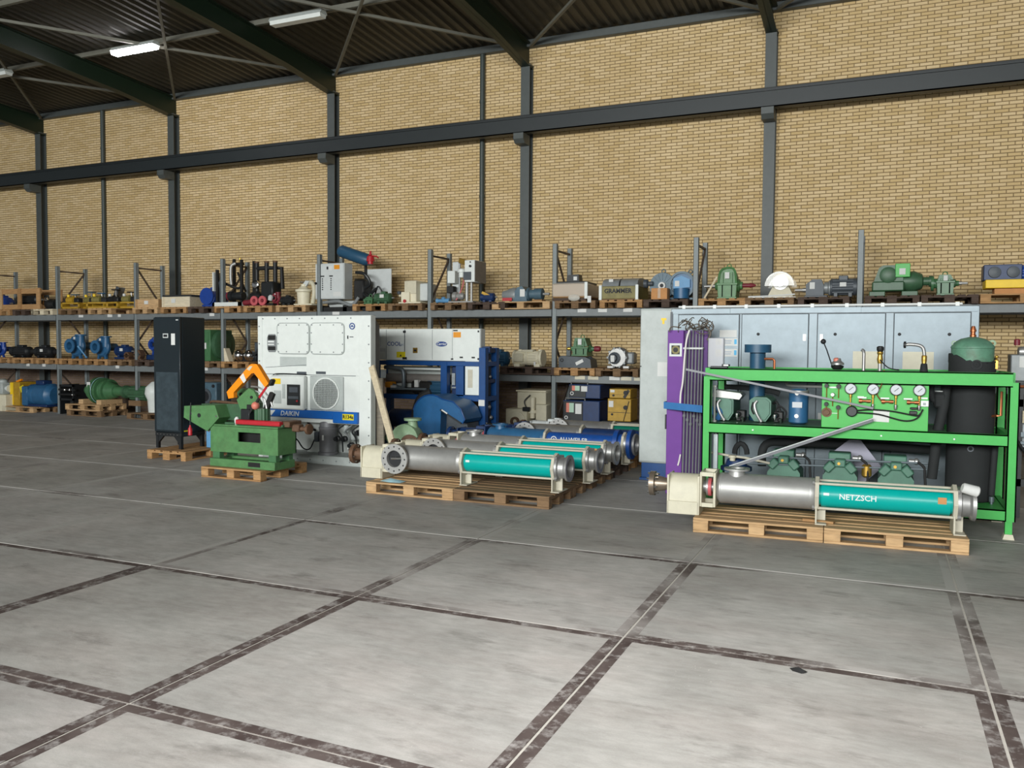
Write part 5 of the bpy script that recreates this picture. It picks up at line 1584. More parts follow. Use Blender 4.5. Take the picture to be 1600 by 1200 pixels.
part('compressor_tag', B(-4.31, -4.28, yf - .035, yf - .028, .36, .44), 'paper', cp)
part('terminal_box', B(-4.47, -4.40, yf - .02, yf + .12, .33, .48, .006), 'grey_dark', cp)
part('white_guard', B(-4.80, -4.46, yf + .25, yf + .28, .13, .62), 'white_paint', t)
part('power_cable', MB().tube(smooth([(-4.84, yf - .02, .38), (-4.76, yf - .03, .33), (-4.66, yf - .03, .22), (-4.54, yf - .03, .22), (-4.47, yf - .01, .36)]), .010, 8), 'ink_black', t)
part('hose_elbow', MB().tube(smooth([(-4.72, yf + .15, .62), (-4.6, yf + .1, .52), (-4.5, yf + .05, .50)]), .02, 8), 'iron_dark', t)
random.seed(11)
for k in range(10):
    xx = -4.10 + .042 * k
    zz = random.uniform(.24, .56)
    if k % 3 == 0:
        part('valve', MB().lathe((xx, yf + .10, zz), (0, -1, 0), [(0, .045), (.05, .045), (.06, .03), (.1, .03)], 12), 'black_paint', t)
    elif k % 3 == 1:
        part('copper_line', MB().tube(smooth([(xx, yf + .15, .18), (xx + .03, yf + .08, zz), (xx - .05, yf + .1, zz + .1), (xx + .05, yf + .15, .6)]), .012, 8), 'black_matte' if k % 2 else 'grey_machine', t)
    else:
        part('filter_drier', MB().lathe((xx, yf + .18, zz - .08), (0, 0, 1), [(0, .02), (.03, .05), (.13, .05), (.16, .02)], 12), 'white_dirty', t)
part('coil_loop', MB().tube([(-3.84 + .04 * math.cos(a), yf + .02, .27 + .05 * math.sin(a)) for a in [k * PI / 7 for k in range(14)]], .007, 6, True), 'steel_dull', t)
solo('leaning_plank', MB().bar((-3.41, 7.40, 1.50), (-2.74, 7.10, .03), .035, .11, .004, roll=0.2), 'wood_pale', 'pale planed plank leaning against the white refrigeration unit', 'plank', (-2.74, 7.10, 0))
solo('upright_board', MB().bar((-3.40, 7.64, .0), (-3.43, 7.64, 1.32), .13, .035, .004), 'board_grey', 'grey weathered board standing behind the leaning plank', 'board', (-3.40, 7.64, 0))

# ================================================================== CARRIER CHILLER
t = thing('container_chiller', 'white chiller box on a blue steel frame behind the pumps', 'cooling unit', (-3.5, 9.5, 0), local=False)
yf = 9.30
bx = part('chiller_box', B(-4.62, -2.57, yf, 9.50, 1.555, 2.09, .008), 'white_paint', t)
part('right_leg_panel', B(-2.84, -2.57, yf, yf + .4, 1.0, 1.555, .004), 'white_paint', t)
sm = MB()
for x in (-4.36, -4.0, -3.46, -3.08):
    sm.box(x, x + (.014 if x == -4.0 else .005), yf - .002, yf + .001, 1.575, 2.075)
part('door_seam', sm, 'grey_dark', bx)
part('latch', MB().box(-4.02, -3.97, yf - .012, yf, 2.02, 2.06).box(-4.03, -3.95, yf - .012, yf, 1.57, 1.61).box(-3.06, -2.98, yf - .01, yf, 2.05, 2.07).box(-3.1, -3.06, yf - .01, yf, 1.575, 1.6).box(-2.61, -2.585, yf - .01, yf, 2.03, 2.06).box(-2.61, -2.585, yf - .01, yf, 1.58, 1.61), 'ink_black', bx)
part('slot', MB().box(-2.94, -2.88, yf - .004, yf, 1.605, 1.63).box(-2.72, -2.66, yf - .004, yf, 1.605, 1.63), 'ink_black', bx)
part('leaflet', MB().box(-4.58, -4.47, yf - .004, yf, 1.79, 2.03).box(-4.48, -4.38, yf - .004, yf, 1.70, 1.76), 'grey_light', bx)
lettering('COOL', .10, (-4.20, yf - .003, 1.83), bx, 'ink_navy', bold=.001)
lettering('tec', .075, (-3.99 - .06, yf - .003, 1.825), bx, 'ink_grey')
ovl = [(-3.28 + .105 * math.cos(2 * PI * k / 28), 1.835 + .042 * math.sin(2 * PI * k / 28)) for k in range(28)]
em = part('maker_oval', MB().prism(ovl, 'y', yf - .006, yf), 'ink_navy', bx)
lettering('Carrier', .062, (-3.28, yf - .0075, 1.836), em, 'ink_white', shear=.2, bold=.001)
part('yellow_sticker', B(-4.15, -3.98, yf - .005, yf, 1.60, 1.70), 'yellow_sticker', bx)
part('warning_sign', MB().prism([(-4.09, 1.62), (-4.045, 1.62), (-4.067, 1.66)], 'y', yf - .007, yf - .005), 'ink_black', bx)
part('orange_sticker', B(-3.06, -2.92, yf - .005, yf, 1.945, 2.035), 'orange_sticker', bx)
part('cat_sticker', B(-3.83, -3.74, yf - .005, yf, 1.68, 1.77), 'brass', bx)
part('cat_mark', MB().box(-3.81, -3.76, yf - .007, yf - .005, 1.71, 1.74), 'ink_black', bx)
part('side_face', B(-2.57, -2.565, yf + .02, 9.48, 1.57, 2.08), 'grey_light', bx)
part('panel_rust', B(-2.79, -2.70, yf - .003, yf, 1.12, 1.42), 'cream_dark', t)
for (x, y, w) in ((-3.28, yf - .04, .12), (-2.57, yf - .04, .12), (-4.62, yf - .04, .1), (-2.56, 9.70, .1), (-4.62, 9.70, .1)):
    part('frame_post', B(x, x + w, y, y + .12, 0, 1.78 if x in (-2.57, -2.56) else 1.55, .006), 'blue_frame', t)
for z, h in ((1.475, .075), (.90, .08), (.10, .12)):
    part('frame_beam', B(-4.6, -2.5, yf - .03, yf + .06, z, z + h, .005), 'blue_frame', t)
    part('frame_beam', B(-4.6, -2.5, 9.72, 9.80, z, z + h, .005), 'blue_frame', t)
    part('side_beam', B(-2.54, -2.46, yf + .06, 9.72, z, z + h, .005), 'blue_frame', t)
part('mid_frame', MB().box(-3.0, -2.86, yf - .02, yf + .06, .98, 1.48).box(-3.16, -2.86, yf - .02, yf + .06, .9, 1.0).box(-2.86, -2.57, yf - .02, yf + .06, .9, .995), 'blue_frame', t)
part('top_lug', B(-2.58, -2.43, 9.38, 9.46, 1.70, 1.80, .005), 'blue_dark', t)
part('side_cross', MB().box(-2.54, -2.47, 9.38, 9.70, 1.70, 1.77).box(-2.54, -2.47, 9.38, 9.70, 1.2, 1.26), 'blue_dark', t)
part('back_sheet', B(-4.55, -3.2, 9.66, 9.68, 1.05, 1.45), 'white_dirty', t)
part('rear_duct', MB().cyl((-4.5, 9.58, 1.24), (-3.2, 9.58, 1.24), .08, n=14), 'grey_unit', t)
part('white_strip', B(-4.2, -3.28, yf + .1, yf + .12, 1.40, 1.425), 'white_paint', t)
part('silver_pipe', MB().tube(smooth([(-4.45, yf + .1, 1.43), (-4.2, yf + .08, 1.42), (-4.08, yf + .08, 1.38), (-4.06, yf + .08, 1.2), (-4.1, yf + .1, 1.08), (-4.3, yf + .1, 1.12)]), .035, 10), 'galvanized', t)
part('silver_line', MB().tube([(-4.3, yf + .05, 1.06), (-3.6, yf + .05, 1.07)], .02, 8), 'galvanized', t)
part('orange_valve', B(-4.42, -4.28, yf + .05, yf + .2, 1.08, 1.18, .01), 'orange_sticker', t)
part('teal_motor', MB().gear((-3.66, yf + .25, 1.08), (-3.3, yf + .25, 1.08), .13, .01, 14), 'pipe_blue', t)
part('black_machinery', MB().box(-4.5, -3.9, yf + .2, yf + .34, .95, 1.08, .02).box(-3.95, -3.55, yf + .12, yf + .2, 1.0, 1.2, .03), 'iron_dark', t)
part('junction_box', MB().box(-3.85, -3.78, yf + .08, yf + .18, 1.1, 1.22).box(-4.3, -4.2, yf + .04, yf + .1, 1.08, 1.12), 'paper', t)
part('control_rods', MB().box(-3.14, -3.08, yf + .1, yf + .14, 1.15, 1.35).box(-2.98, -2.95, yf + .1, yf + .14, 1.15, 1.38).box(-3.12, -2.93, yf + .06, yf + .1, 1.10, 1.125).box(-3.08, -3.0, yf + .06, yf + .1, .93, .98), 'galv_dark', t)
part('control_plate', B(-3.16, -2.87, yf + .15, yf + .17, .98, 1.475), 'blue_dark', t)
part('post_label', B(-2.57, -2.46, yf - .045, yf - .04, .83, .93), 'paper', t)
part('lower_tank', MB().lathe((-4.4, 9.5, .55), (1, 0, 0), [(0, .1), (.06, .16), (1.6, .16), (1.7, .1)], 18), 'blue_dark', t)
part('side_machinery', MB().box(-2.62, -2.53, 9.46, 9.66, .3, 1.68, .02), 'black_paint', t)
part('side_valves', MB().ball((-2.51, 9.52, 1.55), .04).ball((-2.51, 9.56, 1.3), .03).ball((-2.5, 9.5, .8), .04).ball((-2.5, 9.58, .62), .035), 'steel_dull', t)
part('side_cable', MB().tube(smooth([(-2.45, 9.3, .55), (-2.2, 9.25, .48), (-1.95, 9.3, .40), (-1.8, 9.4, .42)]), .012, 6), 'steel_dull', t)

# ================================================================== BLUE BELT GUARD AND GREEN PUMP
t = thing('belt_guard', 'big rounded blue machine guard in front of the chiller frame', 'machine', (-2.75, 8.6, 0), local=False)
gp = [(-3.12, .28), (-3.12, .78)] + arc(-2.80, .70, .33, 165, 55, 8) + [(-2.40, .93), (-2.27, .82), (-2.20, .66), (-2.24, .60), (-2.62, .80), (-2.64, .28)]
part('hood', MB().prism(gp, 'y', 8.25, 8.85), 'blue_guard', t)
part('hood_edge', MB().tube([(x, 8.25, z) for x, z in gp[1:-2]], .012, 6), 'blue_frame', t)
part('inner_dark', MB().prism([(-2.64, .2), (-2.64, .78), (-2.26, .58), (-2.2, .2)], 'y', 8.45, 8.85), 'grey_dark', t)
part('edge_strip', MB().bar((-2.63, 8.25, .80), (-2.26, 8.25, .60), .03, .025), 'black_paint', t)
part('glint_label', MB().bar((-2.60, 8.235, .80), (-2.50, 8.235, .745), .006, .02), 'paper', t)
part('base_frame', MB().box(-3.2, -2.1, 8.2, 8.3, 0, .2).box(-3.2, -2.1, 8.8, 8.9, 0, .2), 'blue_dark', t)
part('air_hose', MB().tube(smooth([(-3.2, 8.5, .15), (-3.22, 8.45, .6), (-3.12, 8.45, .95), (-2.95, 8.5, 1.06)]), .06, 10), 'rubber', t)
t.location = (-3.03, 8.94, 0)
t = thing('centrifugal_pump', 'pale green centrifugal pump with rusty flange beside the leaning plank', 'pump', (-2.95, 7.62, 0), local=False)
part('volute_casing', MB().lathe((-2.98, 7.75, .42), (0, -1, 0), [(-.12, .1), (-.1, .2), (0, .24), (.14, .23), (.2, .16), (.22, .1)], 24), 'green_pale', t)
part('outlet_neck', MB().lathe((-2.90, 7.72, .50), (0, 0, 1), [(0, .1), (.17, .07), (.2, .07), (.2, .13), (.235, .13), (.235, .06)], 20), 'green_pale', t)
part('inlet_flange', MB().lathe((-2.86, 7.55, .38), (.5, -.8, 0), [(-.1, .08), (0, .08), (0, .13), (.035, .13), (.035, .06)], 20), 'rust_brown', t)
part('bearing_frame', MB().lathe((-3.1, 7.80, .40), (-1, .3, 0), [(0, .12), (.2, .09), (.3, .09), (.3, .04), (.4, .04)], 16), 'green_pale', t)
part('foot', B(-3.15, -2.8, 7.55, 7.9, 0, .04, .006), 'green_pale', t)
part('pedestal', B(-3.06, -2.90, 7.62, 7.82, .04, .24, .01), 'green_pale', t)

# ================================================================== WHITE CABINET, SILVER CABINET, PURPLE PANEL
t = thing('tall_cabinet', 'tall white steel cabinet on a blue plinth left of the purple panel', 'cabinet', (.64, 8.35, 0), local=False)
part('plinth', MB().box(.46, .88, 8.14, 8.62, .03, .24, .005).box(.44, .9, 8.12, 8.64, 0, .03), 'blue_frame', t)
part('body', B(.43, .90, 8.10, 8.66, .24, 2.33, .012), 'white_dirty', t)
part('door', B(.44, .86, 8.085, 8.10, .26, 2.31, .006), 'white_dirty', t)
part('door_edge', B(.865, .885, 8.08, 8.10, .26, 2.31), 'grey_light', t)
part('yellow_mark', MB().box(.72, .79, 8.082, 8.085, 2.17, 2.20).box(.735, .765, 8.082, 8.085, 2.12, 2.17), 'yellow', t)
part('paper_note', B(.68, .81, 8.081, 8.085, 1.42, 1.61), 'paper', t)
part('knob', CY((.45, 8.085, 1.55), (.45, 8.07, 1.55), .008, n=8), 'ink_black', t)

t = thing('electrical_enclosure', 'wide silver sheet metal cabinet with four doors behind the green frame', 'cabinet', (2.7, 7.9, 0), local=False)
yc = 7.62
part('carcass', B(.96, 4.42, yc, yc + .62, .10, 2.30, .006), 'galvanized', t)
part('plinth', B(1.0, 4.38, yc + .03, yc + .58, 0, .10), 'grey_dark', t)
for k, (a, b) in enumerate(((1.06, 1.815), (1.845, 2.625), (2.725, 3.465), (3.555, 4.335))):
    d = part('door', B(a, b, yc - .022, yc - .001, .14, 2.225, .006), 'galvanized', t)
    lk = MB()
    for zz in ((1.98, .9) if k else (1.99,)):
        for xx in ((a + .2,) if k != 3 else (a + .06, b - .21)):
            lk.lathe((xx, yc - .022, zz), (0, -1, 0), [(0, .018), (.01, .018), (.012, .01), (.02, .01)], 12)
    part('door_lock', lk, 'ink_black', d)
    if k in (1, 2):
        hb = b - .06 if k == 1 else a + .03
        part('hinge', MB().box(hb, hb + .035, yc - .03, yc - .022, 1.90, 1.98).box(hb, hb + .035, yc - .03, yc - .022, .96, 1.04), 'steel_dull', d)
    if k in (2, 3):
        part('data_sheet', B(a + .40 if k == 2 else a + .1, a + .72 if k == 2 else a + .42, yc - .026, yc - .0225, 1.55, 1.78), 'cream', d)
    if k == 0:
        part('title_strip', B(1.58, 1.79, yc - .026, yc - .0225, 1.94, 2.03), 'paper', d)
        for zz in (1.70, 1.835):
            part('warning_label', B(1.53, 1.80, yc - .026, yc - .0225, zz, zz + .095), 'paper', d)
            part('warning_field', B(1.535, 1.60, yc - .028, yc - .026, zz + .01, zz + .085), 'yellow_sticker', d)
            part('warning_triangle', MB().prism([(1.545, zz + .025), (1.59, zz + .025), (1.567, zz + .07)], 'y', yc - .030, yc - .028), 'ink_black', d)
            part('warning_text', MB().box(1.63, 1.73, yc - .028, yc - .026, zz + .055, zz + .063).box(1.63, 1.72, yc - .028, yc - .026, zz + .03, zz + .038), 'ink_grey', d)
            part('blue_mark', B(1.76, 1.79, yc - .028, yc - .026, zz + .02, zz + .08), 'sticker_blue', d)
for xx in (1.057, 1.818, 1.842, 2.628, 2.722, 3.468, 3.552, 4.338):
    part('door_gap', B(xx - .003, xx + .003, yc - .006, yc, .14, 2.225), 'grey_dark', t)
part('top_gap', B(1.05, 4.34, yc - .008, yc, 2.226, 2.233), 'grey_dark', t)
part('top_strip', MB().box(.98, 1.70, yc - .012, yc, 2.235, 2.295).box(1.705, 3.2, yc - .014, yc, 2.235, 2.297).box(3.205, 4.40, yc - .012, yc, 2.235, 2.295), 'galvanized', t)
part('side_gap', B(.955, .985, yc - .015, yc + .001, .2, 2.26), 'grey_dark', t)
cd_ = part('top_conduit', CY((1.05, yc + .03, 2.325), (4.25, yc + .03, 2.325), .013, n=8), 'ink_white', t)
for k in range(9):
    part('conduit_clip', B(1.1 + k * .385, 1.14 + k * .385, yc + .01, yc + .05, 2.30, 2.345), 'ink_white', cd_)

t = thing('purple_panel', 'tall purple folded sheet metal panel standing beside the green frame', 'panel', (1.25, 7.25, 0), local=False)
part('left_face', B(1.02, 1.215, 7.20, 7.225, 0.0, 2.02, .004), 'purple', t)
part('right_face', B(1.215, 1.50, 7.255, 7.275, 0.0, 2.02, .003), 'purple_dark', t)
part('fold', B(1.205, 1.22, 7.225, 7.28, 0, 2.02), 'purple', t)
part('outer_edge', B(1.015, 1.028, 7.225, 7.45, 0.0, 2.02), 'purple', t)
vt = part('vent_frame', MB().box(1.045, 1.20, 7.19, 7.20, 1.70, 1.725).box(1.045, 1.20, 7.19, 7.20, 1.835, 1.86).box(1.045, 1.07, 7.19, 7.20, 1.725, 1.835).box(1.175, 1.20, 7.19, 7.20, 1.725, 1.835), 'grey_light', t)
part('vent_ring', MB().ring((1.122, 7.196, 1.78), (0, -1, 0), .052, .03, .004, 20), 'olive', vt)
part('vent_back', B(1.07, 1.175, 7.196, 7.199, 1.725, 1.835), 'ink_black', vt)
part('rope_end', MB().tube([(1.205, 7.18, .50), (1.19, 7.185, .42), (1.175, 7.185, .36)], .010, 6), 'rope_white', t)
part('edge_bumper', B(1.0, 1.017, 7.2, 7.24, .80, .98, .003), 'black_paint', t)
xs = [1.235, 1.275, 1.315, 1.355, 1.395, 1.43]
for k, xr in enumerate(xs):
    solo('conduit_rod', MB().cyl((xr, 7.16 + .005 * (k % 2), 0.0), (xr + .01, 7.235, 1.98 + .03 * (k % 3)), .0115, n=8).cyl((xr + .004, 7.19, .96 - .05 * (k % 3)), (xr + .004, 7.195, .99 - .05 * (k % 3)), .02, n=8),
         'rod_grey', ['first', 'second', 'third', 'fourth', 'fifth', 'sixth'][k] + ' thin grey rod from the left, leaning on the purple panel', 'rod', (xr, 7.16, 0), 'grey rods strapped to the purple panel')
t = thing('rod_tie', 'white cable tie around the grey rods near their top', 'tie', (1.33, 7.2, 1.8), local=False)
part('band', MB().tube([(1.215, 7.205, 1.80), (1.45, 7.205, 1.80), (1.46, 7.235, 1.80), (1.205, 7.24, 1.80)], .012, 6, True), 'ink_white', t)
random.seed(5)
wm = MB()
for k in range(16):
    c = Vector((1.36 + random.uniform(-.16, .16), 7.15 + random.uniform(-.08, .08), 2.06 + random.uniform(-.02, .06)))
    r1, r2 = random.uniform(.05, .12), random.uniform(.04, .09)
    ax = Vector((random.uniform(-1, 1), random.uniform(-1, 1), random.uniform(-1, 1))).normalized()
    u, w, _ = frame_of(ax)
    n0 = random.uniform(0, 6)
    wm.tube([c + u * r1 * math.cos(n0 + a) + w * r2 * math.sin(n0 + a) for a in [q * .42 for q in range(13)]], .006, 5)
wm.tube(smooth([(1.5, 7.12, 2.08), (1.56, 7.1, 1.98), (1.52, 7.1, 1.9)]), .012, 6).tube(smooth([(1.2, 7.12, 2.05), (1.08, 7.14, 2.06), (1.05, 7.15, 2.0)]), .008, 6)
solo('wire_tangle', wm, 'wire_brown', 'tangled bundle of brown wire on top of the purple panel', 'wire', (1.36, 7.15, 2.02))
solo('hanging_rope', MB().tube(smooth([(1.30, 7.13, 2.02), (1.27, 7.12, 1.9), (1.25, 7.12, 1.7), (1.235, 7.11, 1.4), (1.21, 7.12, 1.25), (1.205, 7.12, 1.13)]), .011, 6), 'rope_white',
     'white rope hanging down the purple panel', 'rope', (1.22, 7.12, 1.13))
solo('lashing_strap', MB().bar((1.0, 7.135, 1.10), (1.66, 6.75, 1.09), .004, .085).bar((1.66, 6.75, 1.09), (1.74, 6.40, 1.09), .004, .085).bar((1.0, 7.135, 1.10), (1.0, 7.46, 1.10), .004, .085), 'strap_blue',
     'wide blue lashing strap around the purple panel and rods', 'strap', (1.3, 7.1, 1.05))

# ================================================================== GREEN COMPRESSOR RACK
t = thing('compressor_rack', 'bright green steel frame with compressors, gauges and a black tank', 'cooling machine', (3.15, 6.6, 0), local=False)
FY0, FY1 = 6.15, 7.05
GX0, GX1 = 1.66, 4.64
for (x, y) in ((GX0, FY0), (GX1 - .09, FY0), (GX0, FY1), (GX1 - .09, FY1)):
    p = part('frame_post', MB().box(x, x + .09, y, y + .012, .17, 1.50).box(x, x + .012, y, y + .09, .17, 1.50).box(x + .078, x + .09, y, y + .09, .17, 1.5), 'rack_green', t)
    part('leg', MB().box(x + .005, x + .065, y + .005, y + .065, .05, .2), 'rack_green', p)
    part('foot_pad', MB().prism([(x - .015, 0), (x + .085, 0), (x + .07, .05), (x, .05)], 'y', y - .015, y + .085), 'cream', p)


def channel(x0, x1, y, z, h, dy=.06, s=1):
    return MB().box(x0, x1, y, y + .012 * s, z, z + h).box(x0, x1, y, y + dy * s, z + h - .012, z + h).box(x0, x1, y, y + dy * s, z, z + .012)


for (z, h) in ((1.455, .135), (.885, .115), (.17, .11)):
    x1 = GX1 - .06 if z > 1 else GX1 - .09
    part('front_beam', channel(GX0 + .075, x1, FY0 - .004, z, h), 'rack_green', t)
    part('rear_beam', channel(GX0 + .075, x1, FY1 + .09, z, h, .06, -1), 'rack_green', t)
    for x in (GX0 + .01, GX1 - .08):
        part('side_beam', B(x, x + .05, FY0 + .09, FY1, z, z + h), 'rack_green', t)
part('shelf_tray', B(GX0 + .09, GX1 - .6, FY0 + .06, FY1, .985, .999), 'green_dark', t)
part('lower_tray', B(GX0 + .09, GX1 - .09, FY0 + .06, FY1, .255, .275), 'rack_green', t)
part('top_edge', B(GX0 + .08, GX1 - .1, FY0 + .30, FY0 + .33, 1.565, 1.585), 'rack_green', t)
bm = MB()
for x in (2.2, 2.9, 3.45, 4.1):
    bm.cyl((x, FY0 - .004, .94), (x, FY0 - .012, .94), .009, n=6)
part('beam_bolts', bm, 'chrome', t)
# control panel with gauges
pn = part('gauge_panel', B(2.88, 3.87, FY0 + .03, FY0 + .045, 1.0, 1.50, .003), 'panel_green', t)
py_ = FY0 + .03
for gx in (3.155, 3.365, 3.575, 3.785):
    gz = 1.405
    part('gauge', MB().lathe((gx, py_, gz), (0, -1, 0), [(0, .05), (.02, .058), (.045, .058), (.05, .05), (.042, .047)], 26, False), 'chrome', pn)
    part('gauge_dial', CY((gx, py_ - .005, gz), (gx, py_ - .040, gz), .049, n=24), 'gauge_face', pn)
    part('gauge_needle', MB().bar((gx - .015, py_ - .042, gz - .015), (gx + .025, py_ - .042, gz + .02), .004, .005), 'ink_black', pn)
    part('gauge_stem', MB().lathe((gx, py_ - .02, gz - .055), (0, 0, -1), [(0, .015), (.03, .015), (.035, .009), (.12, .009)], 10), 'brass', pn)
    if gx > 3.2:
        part('shutoff_valve', MB().lathe((gx, py_ - .02, gz - .20), (0, 0, 1), [(0, .012), (.02, .018), (.05, .018), (.055, .01)], 10), 'chrome', pn)
        part('valve_body', MB().lathe((gx - .13 if gx < 3.7 else gx - .11, py_ - .03, gz - .12), (1, 0, 0), [(0, .022), (.03, .022), (.03, .012), (.07, .012), (.07, .018), (.11, .018)], 10), 'copper', pn)
        part('valve_tag', B(gx - .14, gx - .06, py_ - .034, py_ - .03, gz - .095, gz - .08), 'ink_white', pn)
for (x, z, r, m) in ((2.925, 1.43, .022, 'iron_dark'), (3.04, 1.425, .024, 'iron_dark'), (2.985, 1.34, .02, 'steel_dull'), (2.925, 1.24, .022, 'iron_dark'), (3.04, 1.21, .022, 'iron_dark')):
    part('panel_valve', MB().lathe((x, py_, z), (0, -1, 0), [(0, r), (.02, r), (.025, r * .6), (.05, r * .6), (.05, r * .9), (.065, r * .9)], 12), m, pn)
    part('valve_line', CY((x, py_ - .012, z - .025), (x, py_ - .012, z - .12), .006, n=6), 'brass', pn)
part('knob_black', MB().lathe((3.17, py_, 1.175), (0, -1, 0), [(0, .055), (.04, .055), (.05, .045)], 24), 'black_paint', pn)
part('port', MB().lathe((2.93, py_, 1.155), (0, -1, 0), [(0, .05), (.006, .05), (.006, .03), (.03, .028)], 20), 'rust_brown', pn)
part('panel_label', MB().box(2.95, 3.02, py_ - .003, py_, 1.405, 1.42).box(3.22, 3.28, py_ - .003, py_, 1.315, 1.33).box(3.80, 3.86, py_ - .003, py_, 1.32, 1.335).box(2.96, 3.04, py_ - .003, py_, 1.145, 1.15), 'ink_white', pn)
part('panel_paper', MB().bar((3.37, py_ - .005, 1.135), (3.52, py_ - .005, 1.13), .004, .11), 'paper', pn)
part('white_switch', B(3.80, 3.87, py_ - .02, py_, 1.245, 1.305, .004), 'ink_white', pn)
part('switch_window', B(3.82, 3.845, py_ - .023, py_ - .02, 1.26, 1.285), 'grey_machine', pn)
part('pressure_switch', MB().box(3.70, 3.77, py_ - .045, py_, 1.165, 1.2, .005).box(3.705, 3.77, py_ - .05, py_, 1.215, 1.235, .005), 'iron_dark', pn)
part('panel_hose', MB().tube(smooth([(3.22, py_ - .03, 1.185), (3.35, py_ - .035, 1.20), (3.55, py_ - .035, 1.19), (3.76, py_ - .035, 1.155), (3.8, py_ - .03, 1.18)]), .008, 6).tube(smooth([(3.22, py_ - .03, 1.165), (3.42, py_ - .035, 1.155), (3.65, py_ - .035, 1.10), (3.77, py_ - .035, 1.13), (3.82, py_ - .03, 1.22)]), .008, 6), 'rubber', pn)
part('sense_wire', MB().tube(smooth([(3.46, py_ - .02, 1.60), (3.44, py_ - .03, 1.45), (3.40, py_ - .03, 1.36), (3.46, py_ - .03, 1.27)]), .006, 6), 'copper', pn)
# two octagonal compressors on the middle shelf
for (cx, w) in ((1.84, .22), (2.235, .23)):
    z0, z1 = 1.0, 1.275
    oc = [(cx - w / 2 + .02, z1 - .02), (cx - w / 2 + .05, z1), (cx + w / 2 - .05, z1), (cx + w / 2 - .02, z1 - .02), (cx + w / 2 - .0, z1 - .04), (cx + w / 2, z0 + .09), (cx + .06, z0 + .01), (cx - .06, z0 + .01), (cx - w / 2, z0 + .09), (cx - w / 2, z1 - .04)]
    c = part('compressor', MB().prism(oc, 'y', 6.42, 6.90), 'bitzer_green', t)
    oi = [(cx + (x - cx) * .86, 1.14 + (z - 1.14) * .86) for x, z in oc]
    part('end_cover', MB().prism(oi, 'y', 6.40, 6.42), 'bitzer_green', c)
    part('flexible_conduit', MB().tube(smooth([(cx - .03, 6.39, 1.235), (cx - .055, 6.375, 1.19), (cx - .03, 6.37, 1.10), (cx + .02, 6.38, 1.01)]), .016, 8), 'steel_dull', c)
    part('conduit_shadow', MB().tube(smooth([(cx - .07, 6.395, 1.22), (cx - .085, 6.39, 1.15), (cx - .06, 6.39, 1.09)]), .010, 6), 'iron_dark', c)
    part('valve_cluster', MB().ball((cx + w / 2 + .05, 6.45, 1.08), .03).ball((cx + w / 2 + .09, 6.45, 1.03), .025).box(cx + w / 2 + .02, cx + w / 2 + .12, 6.48, 6.6, 1.0, 1.12, .01), 'iron_dark', c)
    part('service_valve', MB().lathe((cx + w / 2 + .04, 6.42, 1.03), (0, 0, 1), [(0, .012), (.03, .02), (.06, .02), (.07, .01)], 10).lathe((cx + w / 2 + .1, 6.43, 1.0), (0, 0, 1), [(0, .01), (.05, .014)], 8), 'chrome', c)
part('silver_cover', MB().prism([(1.72, 1.27), (1.75, 1.345), (2.03, 1.315), (2.05, 1.29), (2.02, 1.245)], 'y', 6.36, 6.62), 'steel_dull', t)
part('black_pipe', MB().tube(smooth([(1.8, 6.8, 1.36), (2.0, 6.75, 1.36), (2.3, 6.75, 1.33), (2.4, 6.75, 1.3)]), .03, 8), 'insulation', t)
part('coil_hose', MB().tube(smooth([(2.38, 6.5, 1.05), (2.42, 6.48, 1.18), (2.5, 6.48, 1.12), (2.48, 6.48, 1.02)]), .01, 6).tube(smooth([(2.36, 6.55, 1.2), (2.4, 6.5, 1.22), (2.44, 6.5, 1.1), (2.42, 6.5, 1.0)]), .014, 6), 'rubber', t)
part('oil_separator', MB().lathe((2.16, 6.72, 1.0), (0, 0, 1), [(0, .085), (.76, .085), (.76, .145), (.85, .145), (.85, .05)], 26), 'pipe_blue', t)
part('separator_pipe', MB().tube([(2.2, 6.70, 1.69), (2.33, 6.68, 1.69), (2.345, 6.68, 1.67), (2.345, 6.68, 1.58)], .014, 8), 'copper', t)
rc = part('receiver', MB().lathe((2.63, 6.45, 1.0), (0, 0, 1), [(0, .07), (.02, .10), (.34, .10), (.37, .075), (.38, .03)], 24), 'blue_steel', t)
part('receiver_band', MB().lathe((2.63, 6.45, 1.33), (0, 0, 1), [(0, .104), (.03, .104), (.035, .05)], 24), 'steel_dull', rc)
part('receiver_label', B(2.575, 2.675, 6.342, 6.351, 1.18, 1.24), 'gauge_face', rc)
part('sight_glass', MB().lathe((2.62, 6.36, 1.33), (0, -1, 0), [(0, .02), (.02, .02), (.02, .01)], 12).lathe((2.62, 6.36, 1.09), (0, -1, 0), [(0, .022), (.02, .022), (.02, .01)], 12), 'chrome', rc)
part('liquid_line', MB().tube(smooth([(2.50, 6.5, 1.46), (2.5, 6.45, 1.43), (2.56, 6.42, 1.41), (2.9, 6.3, 1.41)], 4), .014, 8), 'steel_dull', t)
part('level_tube', MB().cyl((1.775, 6.25, 1.01), (1.775, 6.25, 1.40), .011, n=8).cyl((1.775, 6.25, 1.0), (1.775, 6.25, 1.02), .025, n=8).cyl((1.775, 6.25, 1.38), (1.775, 6.25, 1.4), .025, n=8), 'steel_dull', t)
part('blue_hose', MB().tube(smooth([(1.80, 6.45, 1.25), (1.77, 6.42, 1.17), (1.81, 6.4, 1.09), (1.78, 6.42, 1.02)]), .03, 8), 'strap_blue', t)
